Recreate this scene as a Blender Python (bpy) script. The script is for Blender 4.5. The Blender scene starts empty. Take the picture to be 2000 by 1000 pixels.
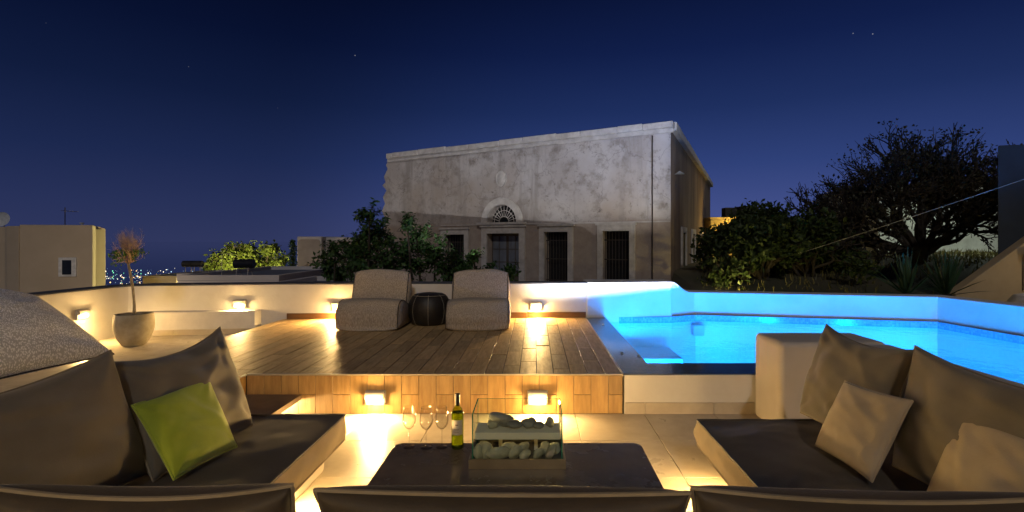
import bpy, bmesh, math, random
from mathutils import Vector, Matrix, noise, geometry
R = random.Random(7)
rad = math.radians
scene = bpy.context.scene
C = scene.collection

# ------------------------------------------------------------------ camera
cam_d = bpy.data.cameras.new('camera')
cam_d.sensor_width = 36.0
cam_d.lens = 18.0
cam_d.shift_x = -0.0225
cam_d.shift_y = 0.015 * -1
cam_d.clip_start = 0.05
cam_d.clip_end = 200000
cam = bpy.data.objects.new('camera', cam_d)
C.objects.link(cam)
cam.location = (0, 0, 1.5)
cam.rotation_euler = (rad(90), 0, 0)
scene.camera = cam

# ------------------------------------------------------------------ render
scene.render.engine = 'CYCLES'
scene.cycles.use_denoising = True
scene.cycles.max_bounces = 8
scene.cycles.diffuse_bounces = 4
scene.cycles.transparent_max_bounces = 16
scene.cycles.sample_clamp_indirect = 4.0
scene.cycles.caustics_reflective = False
scene.cycles.caustics_refractive = False
scene.view_settings.view_transform = 'Standard'
scene.view_settings.look = 'None'
scene.view_settings.exposure = 0.0
scene.view_settings.gamma = 1.0

# ------------------------------------------------------------------ world: clear night sky
W = bpy.data.worlds.new('World')
scene.world = W
W.use_nodes = True
nt = W.node_tree
nt.nodes.clear()
def wn(t, **k):
    n = nt.nodes.new(t)
    for a, b in k.items():
        setattr(n, a, b)
    return n
out = wn('ShaderNodeOutputWorld')
bg = wn('ShaderNodeBackground')
tc = wn('ShaderNodeTexCoord')
nrm = wn('ShaderNodeVectorMath', operation='NORMALIZE')
sep = wn('ShaderNodeSeparateXYZ')
ramp = wn('ShaderNodeValToRGB')
cr = ramp.color_ramp
cr.elements[0].position = 0.0
cr.elements[0].color = (0.046, 0.060, 0.172, 1)
cr.elements[1].position = 1.0
cr.elements[1].color = (0.0014, 0.0022, 0.014, 1)
for p, c in ((0.06, (0.034, 0.050, 0.158, 1)), (0.14, (0.0185, 0.034, 0.122, 1)), (0.24, (0.0085, 0.0185, 0.074, 1)), (0.34, (0.0038, 0.0092, 0.046, 1)), (0.44, (0.0020, 0.0048, 0.026, 1))):
    e = cr.elements.new(p)
    e.color = c
nt.links.new(tc.outputs['Generated'], nrm.inputs[0])
nt.links.new(nrm.outputs[0], sep.inputs[0])
nt.links.new(sep.outputs['Z'], ramp.inputs[0])
# soft town glow low over the hill
dt = wn('ShaderNodeVectorMath', operation='DOT_PRODUCT')
dt.inputs[1].default_value = Vector((0.40, 0.915, 0.02)).normalized()
nt.links.new(nrm.outputs[0], dt.inputs[0])
mr = wn('ShaderNodeMapRange')
mr.interpolation_type = 'SMOOTHSTEP'
for i, v in ((1, 0.60), (2, 1.0), (3, 0.52), (4, 1.28)):
    mr.inputs[i].default_value = v
nt.links.new(dt.outputs['Value'], mr.inputs[0])
mul = wn('ShaderNodeMix', data_type='RGBA', blend_type='MULTIPLY')
mul.inputs[0].default_value = 1.0
nt.links.new(ramp.outputs[0], mul.inputs[6])
nt.links.new(mr.outputs[0], mul.inputs[7])
# stars
vor = wn('ShaderNodeTexVoronoi', feature='F1')
vor.inputs['Scale'].default_value = 26
nt.links.new(nrm.outputs[0], vor.inputs['Vector'])
lt = wn('ShaderNodeMapRange')
for i, v in ((1, 0.0), (2, 0.030), (3, 1.0), (4, 0.0)):
    lt.inputs[i].default_value = v
nt.links.new(vor.outputs['Distance'], lt.inputs[0])
sc_ = wn('ShaderNodeSeparateColor')
nt.links.new(vor.outputs['Color'], sc_.inputs[0])
gt = wn('ShaderNodeMath', operation='GREATER_THAN')
gt.inputs[1].default_value = 0.55
nt.links.new(sc_.outputs[0], gt.inputs[0])
st = wn('ShaderNodeMath', operation='MULTIPLY')
nt.links.new(lt.outputs[0], st.inputs[0])
nt.links.new(gt.outputs[0], st.inputs[1])
st2 = wn('ShaderNodeMath', operation='MULTIPLY')
st2.inputs[1].default_value = 0.30
nt.links.new(st.outputs[0], st2.inputs[0])
add = wn('ShaderNodeMix', data_type='RGBA', blend_type='ADD')
add.inputs[0].default_value = 1.0
nt.links.new(mul.outputs[2], add.inputs[6])
nt.links.new(st2.outputs[0], add.inputs[7])
nt.links.new(add.outputs[2], bg.inputs['Color'])
bg.inputs['Strength'].default_value = 1.2
nt.links.new(bg.outputs[0], out.inputs[0])

# faint moonlike fill added from behind the camera
sl = bpy.data.lights.new('moon_fill', 'SUN')
sl.energy = 0.42
sl.angle = rad(0.5)
sl.color = (1.0, 0.94, 0.90)
so = bpy.data.objects.new('moon_fill', sl)
C.objects.link(so)
so.rotation_euler = (rad(54), 0, rad(2))

# ------------------------------------------------------------------ helpers
def tag(o, label=None, cat=None, group=None, kind=None):
    if label: o['label'] = label
    if cat: o['category'] = cat
    if group: o['group'] = group
    if kind: o['kind'] = kind
    return o

def empty(name, loc=(0, 0, 0), rz=0.0, parent=None):
    o = bpy.data.objects.new(name, None)
    o.empty_display_size = 0.1
    C.objects.link(o)
    o.location = loc
    o.rotation_euler = (0, 0, rz)
    if parent: o.parent = parent
    return o

class MB:
    """collects faces of one mesh"""
    def __init__(s):
        s.v = []; s.f = []; s.m = []
    def add(s, vs, fs, mi=0):
        b = len(s.v)
        s.v += [tuple(x) for x in vs]
        s.f += [tuple(b + i for i in f) for f in fs]
        s.m += [mi] * len(fs)
        return s
    def box(s, x0, x1, y0, y1, z0, z1, mi=0):
        vs = [(x0,y0,z0),(x1,y0,z0),(x1,y1,z0),(x0,y1,z0),(x0,y0,z1),(x1,y0,z1),(x1,y1,z1),(x0,y1,z1)]
        fs = [(0,3,2,1),(4,5,6,7),(0,1,5,4),(1,2,6,5),(2,3,7,6),(3,0,4,7)]
        return s.add(vs, fs, mi)
    def prism(s, poly, z0, z1, mi=0):
        n = len(poly)
        zt = z1 if isinstance(z1, (list, tuple)) else [z1] * n
        vs = [(p[0], p[1], z0) for p in poly] + [(p[0], p[1], zt[i]) for i, p in enumerate(poly)]
        fs = [tuple(reversed(range(n))), tuple(range(n, 2 * n))]
        fs += [(i, (i + 1) % n, n + (i + 1) % n, n + i) for i in range(n)]
        return s.add(vs, fs, mi)
    def lathe(s, prof, seg=24, mi=0, c=(0, 0, 0)):
        n = len(prof)
        vs = []
        for k in range(seg):
            a = 2 * math.pi * k / seg
            vs += [(c[0] + r * math.cos(a), c[1] + r * math.sin(a), c[2] + z) for r, z in prof]
        fs = []
        for k in range(seg):
            k2 = (k + 1) % seg
            for i in range(n - 1):
                fs.append((k * n + i, k2 * n + i, k2 * n + i + 1, k * n + i + 1))
        return s.add(vs, fs, mi)
    def tube(s, pts, r, seg=6, mi=0, closed=False):
        P = [Vector(p) for p in pts]
        n = len(P)
        rs = r if isinstance(r, (list, tuple)) else [r] * n
        vs = []; up = None
        for i, p in enumerate(P):
            if closed:
                t = P[(i + 1) % n] - P[i - 1]
            else:
                t = P[min(i + 1, n - 1)] - P[max(i - 1, 0)]
            if t.length < 1e-9: t = Vector((0, 0, 1))
            t.normalize()
            if up is None:
                up = Vector((0, 0, 1)) if abs(t.z) < .9 else Vector((1, 0, 0))
            a = t.cross(up)
            if a.length < 1e-6: a = t.orthogonal()
            a.normalize()
            b = a.cross(t).normalized()
            up = b
            for k in range(seg):
                an = 2 * math.pi * k / seg
                vs.append(p + (a * math.cos(an) + b * math.sin(an)) * rs[i])
        fs = []
        for i in range(n if closed else n - 1):
            j = (i + 1) % n
            for k in range(seg):
                k2 = (k + 1) % seg
                fs.append((i * seg + k, i * seg + k2, j * seg + k2, j * seg + k))
        if not closed:
            fs.append(tuple(reversed(range(seg))))
            fs.append(tuple(range((n - 1) * seg, n * seg)))
        return s.add(vs, fs, mi)
    def build(s, name, mats, parent=None, smooth=False, bevel=0.0, segs=2, angle=None):
        me = bpy.data.meshes.new(name)
        me.from_pydata(s.v, [], s.f)
        if not isinstance(mats, (list, tuple)): mats = [mats]
        for m in mats: me.materials.append(m)
        if len(mats) > 1:
            me.polygons.foreach_set('material_index', s.m)
        if bevel > 0:
            bm = bmesh.new(); bm.from_mesh(me)
            bmesh.ops.remove_doubles(bm, verts=bm.verts, dist=1e-5)
            ed = [e for e in bm.edges if len(e.link_faces) == 2 and e.calc_face_angle(0) > rad(25)]
            bmesh.ops.bevel(bm, geom=ed, offset=bevel, segments=segs, affect='EDGES', profile=0.5, clamp_overlap=True)
            bm.to_mesh(me); bm.free()
        me.update()
        if smooth or (bevel > 0 and segs > 1):
            me.polygons.foreach_set('use_smooth', [True] * len(me.polygons))
            me.set_sharp_from_angle(angle=angle or rad(35 if bevel == 0 else 50))
        o = bpy.data.objects.new(name, me)
        C.objects.link(o)
        if bevel > 0 and segs > 1:
            wm = o.modifiers.new('weighted', 'WEIGHTED_NORMAL'); wm.keep_sharp = True; wm.weight = 100
        if parent: o.parent = parent
        return o

def inst(name, me, loc, parent=None, rz=0.0):
    o = bpy.data.objects.new(name, me)
    C.objects.link(o)
    o.location = loc
    o.rotation_euler = (0, 0, rz)
    if parent: o.parent = parent
    return o

# ------------------------------------------------------------------ materials
def mat(name, col, col2=None, rough=0.6, scale=6.0, bump=0.0, bscale=None, detail=5.0, metal=0.0, spec=0.5,
        rand=0.0, stretch=(1, 1, 1), lo=0.35, hi=0.65, island=False, coat=0.0, sheen=0.0, coord='pos', rvar=0.0, translucent=0.0):
    m = bpy.data.materials.new(name)
    m.use_nodes = True
    t = m.node_tree
    b = t.nodes['Principled BSDF']
    b.inputs['Roughness'].default_value = rough
    b.inputs['Metallic'].default_value = metal
    b.inputs['Specular IOR Level'].default_value = spec
    if coat: b.inputs['Coat Weight'].default_value = coat
    if sheen:
        b.inputs['Sheen Weight'].default_value = sheen
        b.inputs['Sheen Roughness'].default_value = 0.5
    geo = t.nodes.new('ShaderNodeNewGeometry')
    if coord == 'obj':
        tcn = t.nodes.new('ShaderNodeTexCoord'); src = tcn.outputs['Object']
    else:
        src = geo.outputs['Position']
    mp = t.nodes.new('ShaderNodeMapping')
    mp.inputs['Scale'].default_value = stretch
    t.links.new(src, mp.inputs[0])
    vec = mp.outputs[0]
    oi = t.nodes.new('ShaderNodeObjectInfo')
    if rand:
        # shift the grain from piece to piece
        sh = t.nodes.new('ShaderNodeVectorMath'); sh.operation = 'SCALE'
        sh.inputs[0].default_value = (37.0, 19.0, 11.0)
        t.links.new(oi.outputs['Random'], sh.inputs['Scale'])
        ad = t.nodes.new('ShaderNodeVectorMath'); ad.operation = 'ADD'
        t.links.new(vec, ad.inputs[0]); t.links.new(sh.outputs[0], ad.inputs[1])
        vec = ad.outputs[0]
    nz = t.nodes.new('ShaderNodeTexNoise')
    nz.inputs['Scale'].default_value = scale
    nz.inputs['Detail'].default_value = detail
    nz.inputs['Roughness'].default_value = 0.6
    t.links.new(vec, nz.inputs['Vector'])
    c2 = col2 or tuple(x * 0.75 for x in col)
    mr_ = t.nodes.new('ShaderNodeMapRange')
    mr_.inputs[1].default_value = lo; mr_.inputs[2].default_value = hi
    t.links.new(nz.outputs[0], mr_.inputs[0])
    mx = t.nodes.new('ShaderNodeMix'); mx.data_type = 'RGBA'
    mx.inputs[6].default_value = (*col, 1); mx.inputs[7].default_value = (*c2, 1)
    t.links.new(mr_.outputs[0], mx.inputs[0])
    cur = mx.outputs[2]
    if rand or island:
        hsv = t.nodes.new('ShaderNodeHueSaturation')
        r2 = t.nodes.new('ShaderNodeMapRange')
        rv = rand or 0.35
        r2.inputs[3].default_value = 1 - rv; r2.inputs[4].default_value = 1 + rv
        t.links.new(geo.outputs['Random Per Island'] if island else oi.outputs['Random'], r2.inputs[0])
        t.links.new(r2.outputs[0], hsv.inputs['Value'])
        t.links.new(cur, hsv.inputs['Color'])
        cur = hsv.outputs[0]
    t.links.new(cur, b.inputs['Base Color'])
    if rvar:
        r3 = t.nodes.new('ShaderNodeMapRange')
        r3.inputs[1].default_value = 0.3; r3.inputs[2].default_value = 0.7
        r3.inputs[3].default_value = rough - rvar; r3.inputs[4].default_value = rough + rvar
        t.links.new(nz.outputs[0], r3.inputs[0]); t.links.new(r3.outputs[0], b.inputs['Roughness'])
    if bump:
        n2 = t.nodes.new('ShaderNodeTexNoise')
        n2.inputs['Scale'].default_value = bscale or scale * 4
        n2.inputs['Detail'].default_value = 6
        t.links.new(vec, n2.inputs['Vector'])
        bp = t.nodes.new('ShaderNodeBump')
        bp.inputs['Strength'].default_value = bump
        bp.inputs['Distance'].default_value = 0.01
        t.links.new(n2.outputs[0], bp.inputs['Height'])
        t.links.new(bp.outputs[0], b.inputs['Normal'])
    if translucent:
        tr = t.nodes.new('ShaderNodeBsdfTranslucent')
        t.links.new(cur, tr.inputs['Color'])
        ms = t.nodes.new('ShaderNodeMixShader'); ms.inputs[0].default_value = translucent
        t.links.new(b.outputs[0], ms.inputs[1]); t.links.new(tr.outputs[0], ms.inputs[2])
        t.links.new(ms.outputs[0], t.nodes['Material Output'].inputs[0])
    return m

def emit(name, col, strength):
    m = bpy.data.materials.new(name)
    m.use_nodes = True
    t = m.node_tree
    b = t.nodes['Principled BSDF']
    b.inputs['Base Color'].default_value = (*[min(1, c) * .8 for c in col], 1)
    b.inputs['Emission Color'].default_value = (*col, 1)
    b.inputs['Emission Strength'].default_value = strength
    return m

def clear_glass(name, tint, ior=1.5, rough=0.0, extra=0.0):
    """thin clear sheet: see-through with Fresnel reflections"""
    m = bpy.data.materials.new(name)
    m.use_nodes = True
    t = m.node_tree
    t.nodes.clear()
    o = t.nodes.new('ShaderNodeOutputMaterial')
    tr = t.nodes.new('ShaderNodeBsdfTransparent'); tr.inputs[0].default_value = (*tint, 1)
    gl = t.nodes.new('ShaderNodeBsdfGlossy'); gl.inputs['Roughness'].default_value = rough
    fr = t.nodes.new('ShaderNodeFresnel'); fr.inputs[0].default_value = ior
    ms = t.nodes.new('ShaderNodeMixShader')
    # only the entering side reflects; the leaving side of the thin wall lets light through
    ge = t.nodes.new('ShaderNodeNewGeometry')
    iv = t.nodes.new('ShaderNodeMath'); iv.operation = 'SUBTRACT'; iv.inputs[0].default_value = 1.0
    t.links.new(ge.outputs['Backfacing'], iv.inputs[1])
    ml = t.nodes.new('ShaderNodeMath'); ml.operation = 'MULTIPLY'; ml.use_clamp = True
    t.links.new(fr.outputs[0], ml.inputs[0]); t.links.new(iv.outputs[0], ml.inputs[1])
    t.links.new(ml.outputs[0], ms.inputs[0])
    t.links.new(tr.outputs[0], ms.inputs[1]); t.links.new(gl.outputs[0], ms.inputs[2])
    t.links.new(ms.outputs[0], o.inputs[0])
    return m

def mosaic(name, cols, size, mortar, rough=0.15, msize=0.08):
    """small square mosaic"""
    m = bpy.data.materials.new(name)
    m.use_nodes = True
    t = m.node_tree
    b = t.nodes['Principled BSDF']
    b.inputs['Roughness'].default_value = rough
    geo = t.nodes.new('ShaderNodeNewGeometry')
    # box mapping: pick the two coordinates lying in the surface
    sp = t.nodes.new('ShaderNodeSeparateXYZ'); t.links.new(geo.outputs['Position'], sp.inputs[0])
    sn = t.nodes.new('ShaderNodeSeparateXYZ'); t.links.new(geo.outputs['True Normal'], sn.inputs[0])
    az = t.nodes.new('ShaderNodeMath'); az.operation = 'ABSOLUTE'; t.links.new(sn.outputs['Z'], az.inputs[0])
    g = t.nodes.new('ShaderNodeMath'); g.operation = 'GREATER_THAN'; g.inputs[1].default_value = 0.7; t.links.new(az.outputs[0], g.inputs[0])
    ay = t.nodes.new('ShaderNodeMath'); ay.operation = 'ABSOLUTE'; t.links.new(sn.outputs['Y'], ay.inputs[0])
    gy = t.nodes.new('ShaderNodeMath'); gy.operation = 'GREATER_THAN'; gy.inputs[1].default_value = 0.6; t.links.new(ay.outputs[0], gy.inputs[0])
    cz = t.nodes.new('ShaderNodeCombineXYZ'); t.links.new(sp.outputs['X'], cz.inputs[0]); t.links.new(sp.outputs['Y'], cz.inputs[1])
    cy = t.nodes.new('ShaderNodeCombineXYZ'); t.links.new(sp.outputs['X'], cy.inputs[0]); t.links.new(sp.outputs['Z'], cy.inputs[1])
    cx = t.nodes.new('ShaderNodeCombineXYZ'); t.links.new(sp.outputs['Y'], cx.inputs[0]); t.links.new(sp.outputs['Z'], cx.inputs[1])
    m1 = t.nodes.new('ShaderNodeMix'); m1.data_type = 'VECTOR'
    t.links.new(gy.outputs[0], m1.inputs[0]); t.links.new(cx.outputs[0], m1.inputs[4]); t.links.new(cy.outputs[0], m1.inputs[5])
    m2 = t.nodes.new('ShaderNodeMix'); m2.data_type = 'VECTOR'
    t.links.new(g.outputs[0], m2.inputs[0]); t.links.new(m1.outputs[1], m2.inputs[4]); t.links.new(cz.outputs[0], m2.inputs[5])
    sc = t.nodes.new('ShaderNodeVectorMath'); sc.operation = 'SCALE'; sc.inputs['Scale'].default_value = 1.0 / size
    t.links.new(m2.outputs[1], sc.inputs[0])
    fl = t.nodes.new('ShaderNodeVectorMath'); fl.operation = 'FLOOR'; t.links.new(sc.outputs[0], fl.inputs[0])
    wnz = t.nodes.new('ShaderNodeTexWhiteNoise'); wnz.noise_dimensions = '3D'; t.links.new(fl.outputs[0], wnz.inputs['Vector'])
    rp = t.nodes.new('ShaderNodeValToRGB')
    rp.color_ramp.interpolation = 'CONSTANT'
    while len(rp.color_ramp.elements) < len(cols): rp.color_ramp.elements.new(0.5)
    for i, c in enumerate(cols):
        rp.color_ramp.elements[i].position = i / len(cols); rp.color_ramp.elements[i].color = (*c, 1)
    t.links.new(wnz.outputs['Value'], rp.inputs[0])
    fr = t.nodes.new('ShaderNodeVectorMath'); fr.operation = 'FRACTION'; t.links.new(sc.outputs[0], fr.inputs[0])
    sf = t.nodes.new('ShaderNodeSeparateXYZ'); t.links.new(fr.outputs[0], sf.inputs[0])
    mn = t.nodes.new('ShaderNodeMath'); mn.operation = 'MINIMUM'
    t.links.new(sf.outputs[0], mn.inputs[0]); t.links.new(sf.outputs[1], mn.inputs[1])
    ls = t.nodes.new('ShaderNodeMath'); ls.operation = 'LESS_THAN'; ls.inputs[1].default_value = msize
    t.links.new(mn.outputs[0], ls.inputs[0])
    mx = t.nodes.new('ShaderNodeMix'); mx.data_type = 'RGBA'
    t.links.new(ls.outputs[0], mx.inputs[0]); t.links.new(rp.outputs[0], mx.inputs[6]); mx.inputs[7].default_value = (*mortar, 1)
    t.links.new(mx.outputs[2], b.inputs['Base Color'])
    return m

WARM = (1.0, 0.62, 0.22)
m_plaster = mat('white_plaster', (0.80, 0.78, 0.74), (0.66, 0.63, 0.57), rough=0.7, scale=1.3, bump=0.25, bscale=30)
m_sofa_plaster = mat('beige_plaster', (0.62, 0.56, 0.48), (0.55, 0.49, 0.41), rough=0.7, scale=2.0, bump=0.10, bscale=30)
m_gloss_plaster = mat('glossy_plaster', (0.78, 0.75, 0.68), (0.72, 0.68, 0.60), rough=0.16, scale=2.5, bump=0.55, bscale=9)
m_bench = mat('bench_plaster', (0.80, 0.77, 0.74), rough=0.6, scale=2)
m_floor = mat('beige_floor_tile', (0.58, 0.51, 0.40), (0.48, 0.41, 0.31), rough=0.34, scale=5, bump=0.05, bscale=40, rand=0.05, rvar=0.08)
m_grout = mat('grout', (0.16, 0.13, 0.10), rough=0.9)
m_deck = mat('wood_look_tile', (0.58, 0.40, 0.185), (0.42, 0.275, 0.125), rough=0.50, scale=7, stretch=(5, 0.7, 1), bump=0.03, bscale=14, rand=0.20, rvar=0.07)
m_riser = mat('wood_look_riser_tile', (0.50, 0.31, 0.115), (0.34, 0.195, 0.068), rough=0.42, scale=6, stretch=(4, 4, 0.6), bump=0.03, bscale=18, rand=0.13)
m_skirt = mat('wood_look_skirting', (0.22, 0.11, 0.045), (0.12, 0.06, 0.025), rough=0.4, scale=6, stretch=(0.7, 4, 4), rand=0.1)
m_trim = mat('pale_edge_trim', (0.62, 0.52, 0.38), rough=0.35)
m_mosaic = mosaic('dark_blue_mosaic', [(0.010, 0.035, 0.085), (0.018, 0.06, 0.13), (0.03, 0.09, 0.16), (0.012, 0.03, 0.05)], 0.026, (0.10, 0.13, 0.15))
m_band = mosaic('blue_mosaic_band', [(0.14, 0.40, 0.62), (0.18, 0.45, 0.66), (0.12, 0.36, 0.58), (0.22, 0.50, 0.68)], 0.026, (0.35, 0.42, 0.46))
m_pool = mosaic('pale_pool_mosaic', [(0.64, 0.77, 0.81), (0.66, 0.79, 0.82), (0.62, 0.75, 0.80), (0.68, 0.80, 0.83)], 0.030, (0.58, 0.70, 0.74), rough=0.3)
m_water = clear_glass('pool_water', (0.62, 0.93, 1.0), ior=1.33, rough=0.02)
t_ = m_water.node_tree
_nz = t_.nodes.new('ShaderNodeTexNoise'); _nz.inputs['Scale'].default_value = 5.0; _nz.inputs['Detail'].default_value = 3
_g = t_.nodes.new('ShaderNodeNewGeometry'); t_.links.new(_g.outputs['Position'], _nz.inputs['Vector'])
_b = t_.nodes.new('ShaderNodeBump'); _b.inputs['Strength'].default_value = 0.5; _b.inputs['Distance'].default_value = 0.02
t_.links.new(_nz.outputs[0], _b.inputs['Height'])
for n_ in t_.nodes:
    if n_.type in ('BSDF_GLOSSY', 'FRESNEL'): t_.links.new(_b.outputs[0], n_.inputs['Normal'])
m_cush = mat('taupe_fabric', (0.155, 0.138, 0.107), (0.118, 0.105, 0.080), rough=0.85, scale=3, bump=0.10, bscale=160, sheen=0.25)
m_seat = mat('dark_taupe_fabric', (0.048, 0.038, 0.027), (0.034, 0.027, 0.019), rough=0.62, scale=4, bump=0.10, bscale=160, sheen=0.15)
m_seat_side = mat('taupe_side_fabric', (0.30, 0.245, 0.175), (0.24, 0.195, 0.14), rough=0.85, scale=4, bump=0.1, bscale=160)
m_pipe = mat('fabric_piping', (0.30, 0.26, 0.19), rough=0.8)
m_green = mat('green_velvet', (0.42, 0.52, 0.030), (0.32, 0.42, 0.022), rough=0.75, scale=5, sheen=0.4, bump=0.06, bscale=120)
m_beige = mat('beige_fabric', (0.40, 0.34, 0.25), (0.34, 0.285, 0.20), rough=0.85, scale=5, bump=0.12, bscale=150, sheen=0.2)
m_metal = mat('painted_grey_metal', (0.62, 0.58, 0.50), rough=0.5, metal=0.2)
m_dark = mat('dark_screw', (0.02, 0.02, 0.02), rough=0.5)
m_lens = emit('lit_lamp_lens', (1.0, 0.80, 0.50), 7.0)
m_bluelens = emit('lit_pool_lens', (0.0, 0.40, 1.0), 20.0)

# ================================================================== SETTING: sea, land
m_sea = mat('night_sea', (0.010, 0.016, 0.040), rough=0.03, scale=0.002, spec=0.5)
m_land = mat('dark_dry_ground', (0.10, 0.085, 0.05), (0.05, 0.055, 0.03), rough=0.95, scale=0.35, bump=0.4, bscale=4)
g = MB()
n = 48
g.add([(0, 0, -200)] + [(90000 * math.cos(2 * math.pi * k / n), 90000 * math.sin(2 * math.pi * k / n), -200) for k in range(n)],
      [(0, 1 + k, 1 + (k + 1) % n) for k in range(n)])
tag(g.build('sea', m_sea), kind='structure')

def sm(a, b, x):
    t = max(0.0, min(1.0, (x - a) / (b - a)))
    return t * t * (3 - 2 * t)
def ground_z(x, y):
    left = -4.2
    right = -0.55 + 1.1 * sm(9, 18, y) + 0.35 * sm(9, 14, x)
    near = left + (right - left) * sm(1.5, 4.5, x) * sm(8.45, 9.1, y) if x < 6.3 else right
    if 6.3 <= x and y < 9:
        near = -0.6
    d = max(0.0, y - 45)
    far = -190 * sm(0, 1500, d) - 0.03 * d * (1 - sm(0, 800, d))
    far -= 0.12 * max(0.0, -x - 25) * sm(20, 60, -x)
    z = near + max(far, -203)
    z = max(z, -203)
    if y > 25: z += 1.2 * noise.noise(Vector((x * 0.02, y * 0.02, 3))) * sm(40, 90, y)
    return z
xs = [-2500, -1800, -1300, -900, -600, -400, -260, -170, -110, -75, -50, -38, -30, -24, -19, -15, -12, -9, -7, -6.2, -4, -2, 0, 1.5, 2.2, 3, 3.8, 4.5, 5.4, 6.25, 6.3, 7, 8, 9, 10, 11.5, 13, 15, 18, 22, 28, 36, 50, 75, 110, 200, 400, 900, 1800]
ys = [-40, -20, -8, 0, 3, 6, 8.4, 8.6, 8.8, 9.1, 9.6, 10.4, 11.5, 13, 15, 17, 19.5, 22, 25, 29, 34, 40, 48, 60, 80, 110, 160, 240, 350, 500, 700, 950, 1250, 1600, 2000, 2500, 3000, 3400]
g = MB()
vs = [(x, y, ground_z(x, y)) for y in ys for x in xs]
nx = len(xs)
fs = [(j * nx + i, j * nx + i + 1, (j + 1) * nx + i + 1, (j + 1) * nx + i) for j in range(len(ys) - 1) for i in range(nx - 1)]
g.add(vs, fs)
tag(g.build('hillside_ground', m_land, smooth=True), kind='structure')

# town lights far below on the plain
lm = [emit('town_lamp_white', (1.0, 0.90, 0.70), 2.2), emit('town_lamp_amber', (1.0, 0.62, 0.22), 2.5),
      emit('town_lamp_green', (0.25, 1.0, 0.55), 1.6), emit('town_lamp_blue', (0.55, 0.8, 1.0), 1.3)]
g = MB()
rr = random.Random(3)
for k in range(170):
    y = rr.uniform(2150, 3300)
    px = rr.choice([rr.uniform(195, 380), rr.uniform(195, 330), rr.uniform(440, 575)])
    x = (px - 1045) / 1000 * y
    z = -190 + rr.uniform(0, 16)
    s = rr.choice([1.2, 1.6, 2.2, 3.6]) * rr.uniform(0.7, 1.2)
    g.add([(x - s, y, z), (x, y - s, z), (x + s, y, z), (x, y + s, z), (x, y, z - s), (x, y, z + s)],
          [(0, 1, 5), (1, 2, 5), (2, 3, 5), (3, 0, 5), (1, 0, 4), (2, 1, 4), (3, 2, 4), (0, 3, 4)], rr.choice([0, 0, 0, 1, 1, 2, 3]))
tag(g.build('town_lights', lm), 'scattered lit lamps of the far town on the plain', 'town lights', kind='stuff')

# ================================================================== TERRACE floor, deck, steps
DECK = 0.342; FY = 4.438; DX0, DX1 = -3.72, 0.76
_tiles = {}
def tile_mesh(w, l, t, m, bev=0.0025):
    k = (round(w, 3), round(l, 3), t, m.name)
    if k not in _tiles:
        o = MB().box(0, k[0], 0, k[1], -t, 0).build('tile', m, bevel=bev, segs=1)
        _tiles[k] = o.data
        bpy.data.objects.remove(o)
    return _tiles[k]

floor = MB().box(-2.5, 2.75, -2.2, FY + 0.02, -0.3, -0.008).build('terrace_floor', m_grout)
tag(floor, kind='structure')
T = 0.6
x0 = (1258 - 1045) / 1000 * FY - 8 * T
i = 0
while x0 + i * T < 1.95:
    xa, xb = x0 + i * T, x0 + (i + 1) * T
    xa2, xb2 = max(xa, -2.5), min(xb, 1.98)
    j = 0
    while FY - (j + 1) * T > -2.3:
        yb = FY - j * T
        if xb2 - xa2 > 0.05:
            inst('floor_tile', tile_mesh(xb2 - xa2 - 0.005, T - 0.005, 0.006, m_floor, 0.001), (xa2 + 0.0025, yb - T + 0.0025, R.uniform(-0.0006, 0.0006)), floor)
        j += 1
    i += 1

# upper floor at the left, one step up
MID = 0.17
upper = MB().box(-5.95, DX0 + 0.01, 0.5, 7.6, -0.3, MID - 0.008).build('upper_floor', m_grout)
tag(upper, kind='structure')
x = -5.95
while x < DX0 - 0.01:
    w = min(T, DX0 - x)
    for j in range(12):
        inst('floor_tile', tile_mesh(w - 0.004, T - 0.004, 0.006, m_floor, 0.001), (x + 0.002, 0.5 + j * T + 0.002, MID), upper)
    x += T

# raised deck with wood-look tiles
deck = MB().box(DX0, DX1, FY + 0.012, 7.95, -0.3, DECK - 0.009).box(DX0, -2.512, 3.2, FY + 0.012, -0.3, DECK - 0.009).build('deck', m_grout)
tag(deck, kind='structure')
TW, TL = 0.1493, 0.60
ncol = int(round((DX1 - DX0) / TW))
for c in range(ncol):
    xa = DX0 + c * TW
    y = (3.2 if xa + TW < -2.49 else FY + 0.022)
    off = (0.33 + c * 0.155) % TL
    l = off if off > 0.06 else TL
    while y < 7.9:
        l2 = min(l, 7.94 - y)
        if l2 > 0.04:
            inst('deck_tile', tile_mesh(TW - 0.007, l2 - 0.007, 0.008, m_deck, 0.0007), (xa + 0.0035, y + 0.0035, DECK + R.uniform(-0.0012, 0.0012)), deck).rotation_euler = (R.gauss(0, .0022), R.gauss(0, .0010), 0)
        y += l
        l = TL
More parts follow.
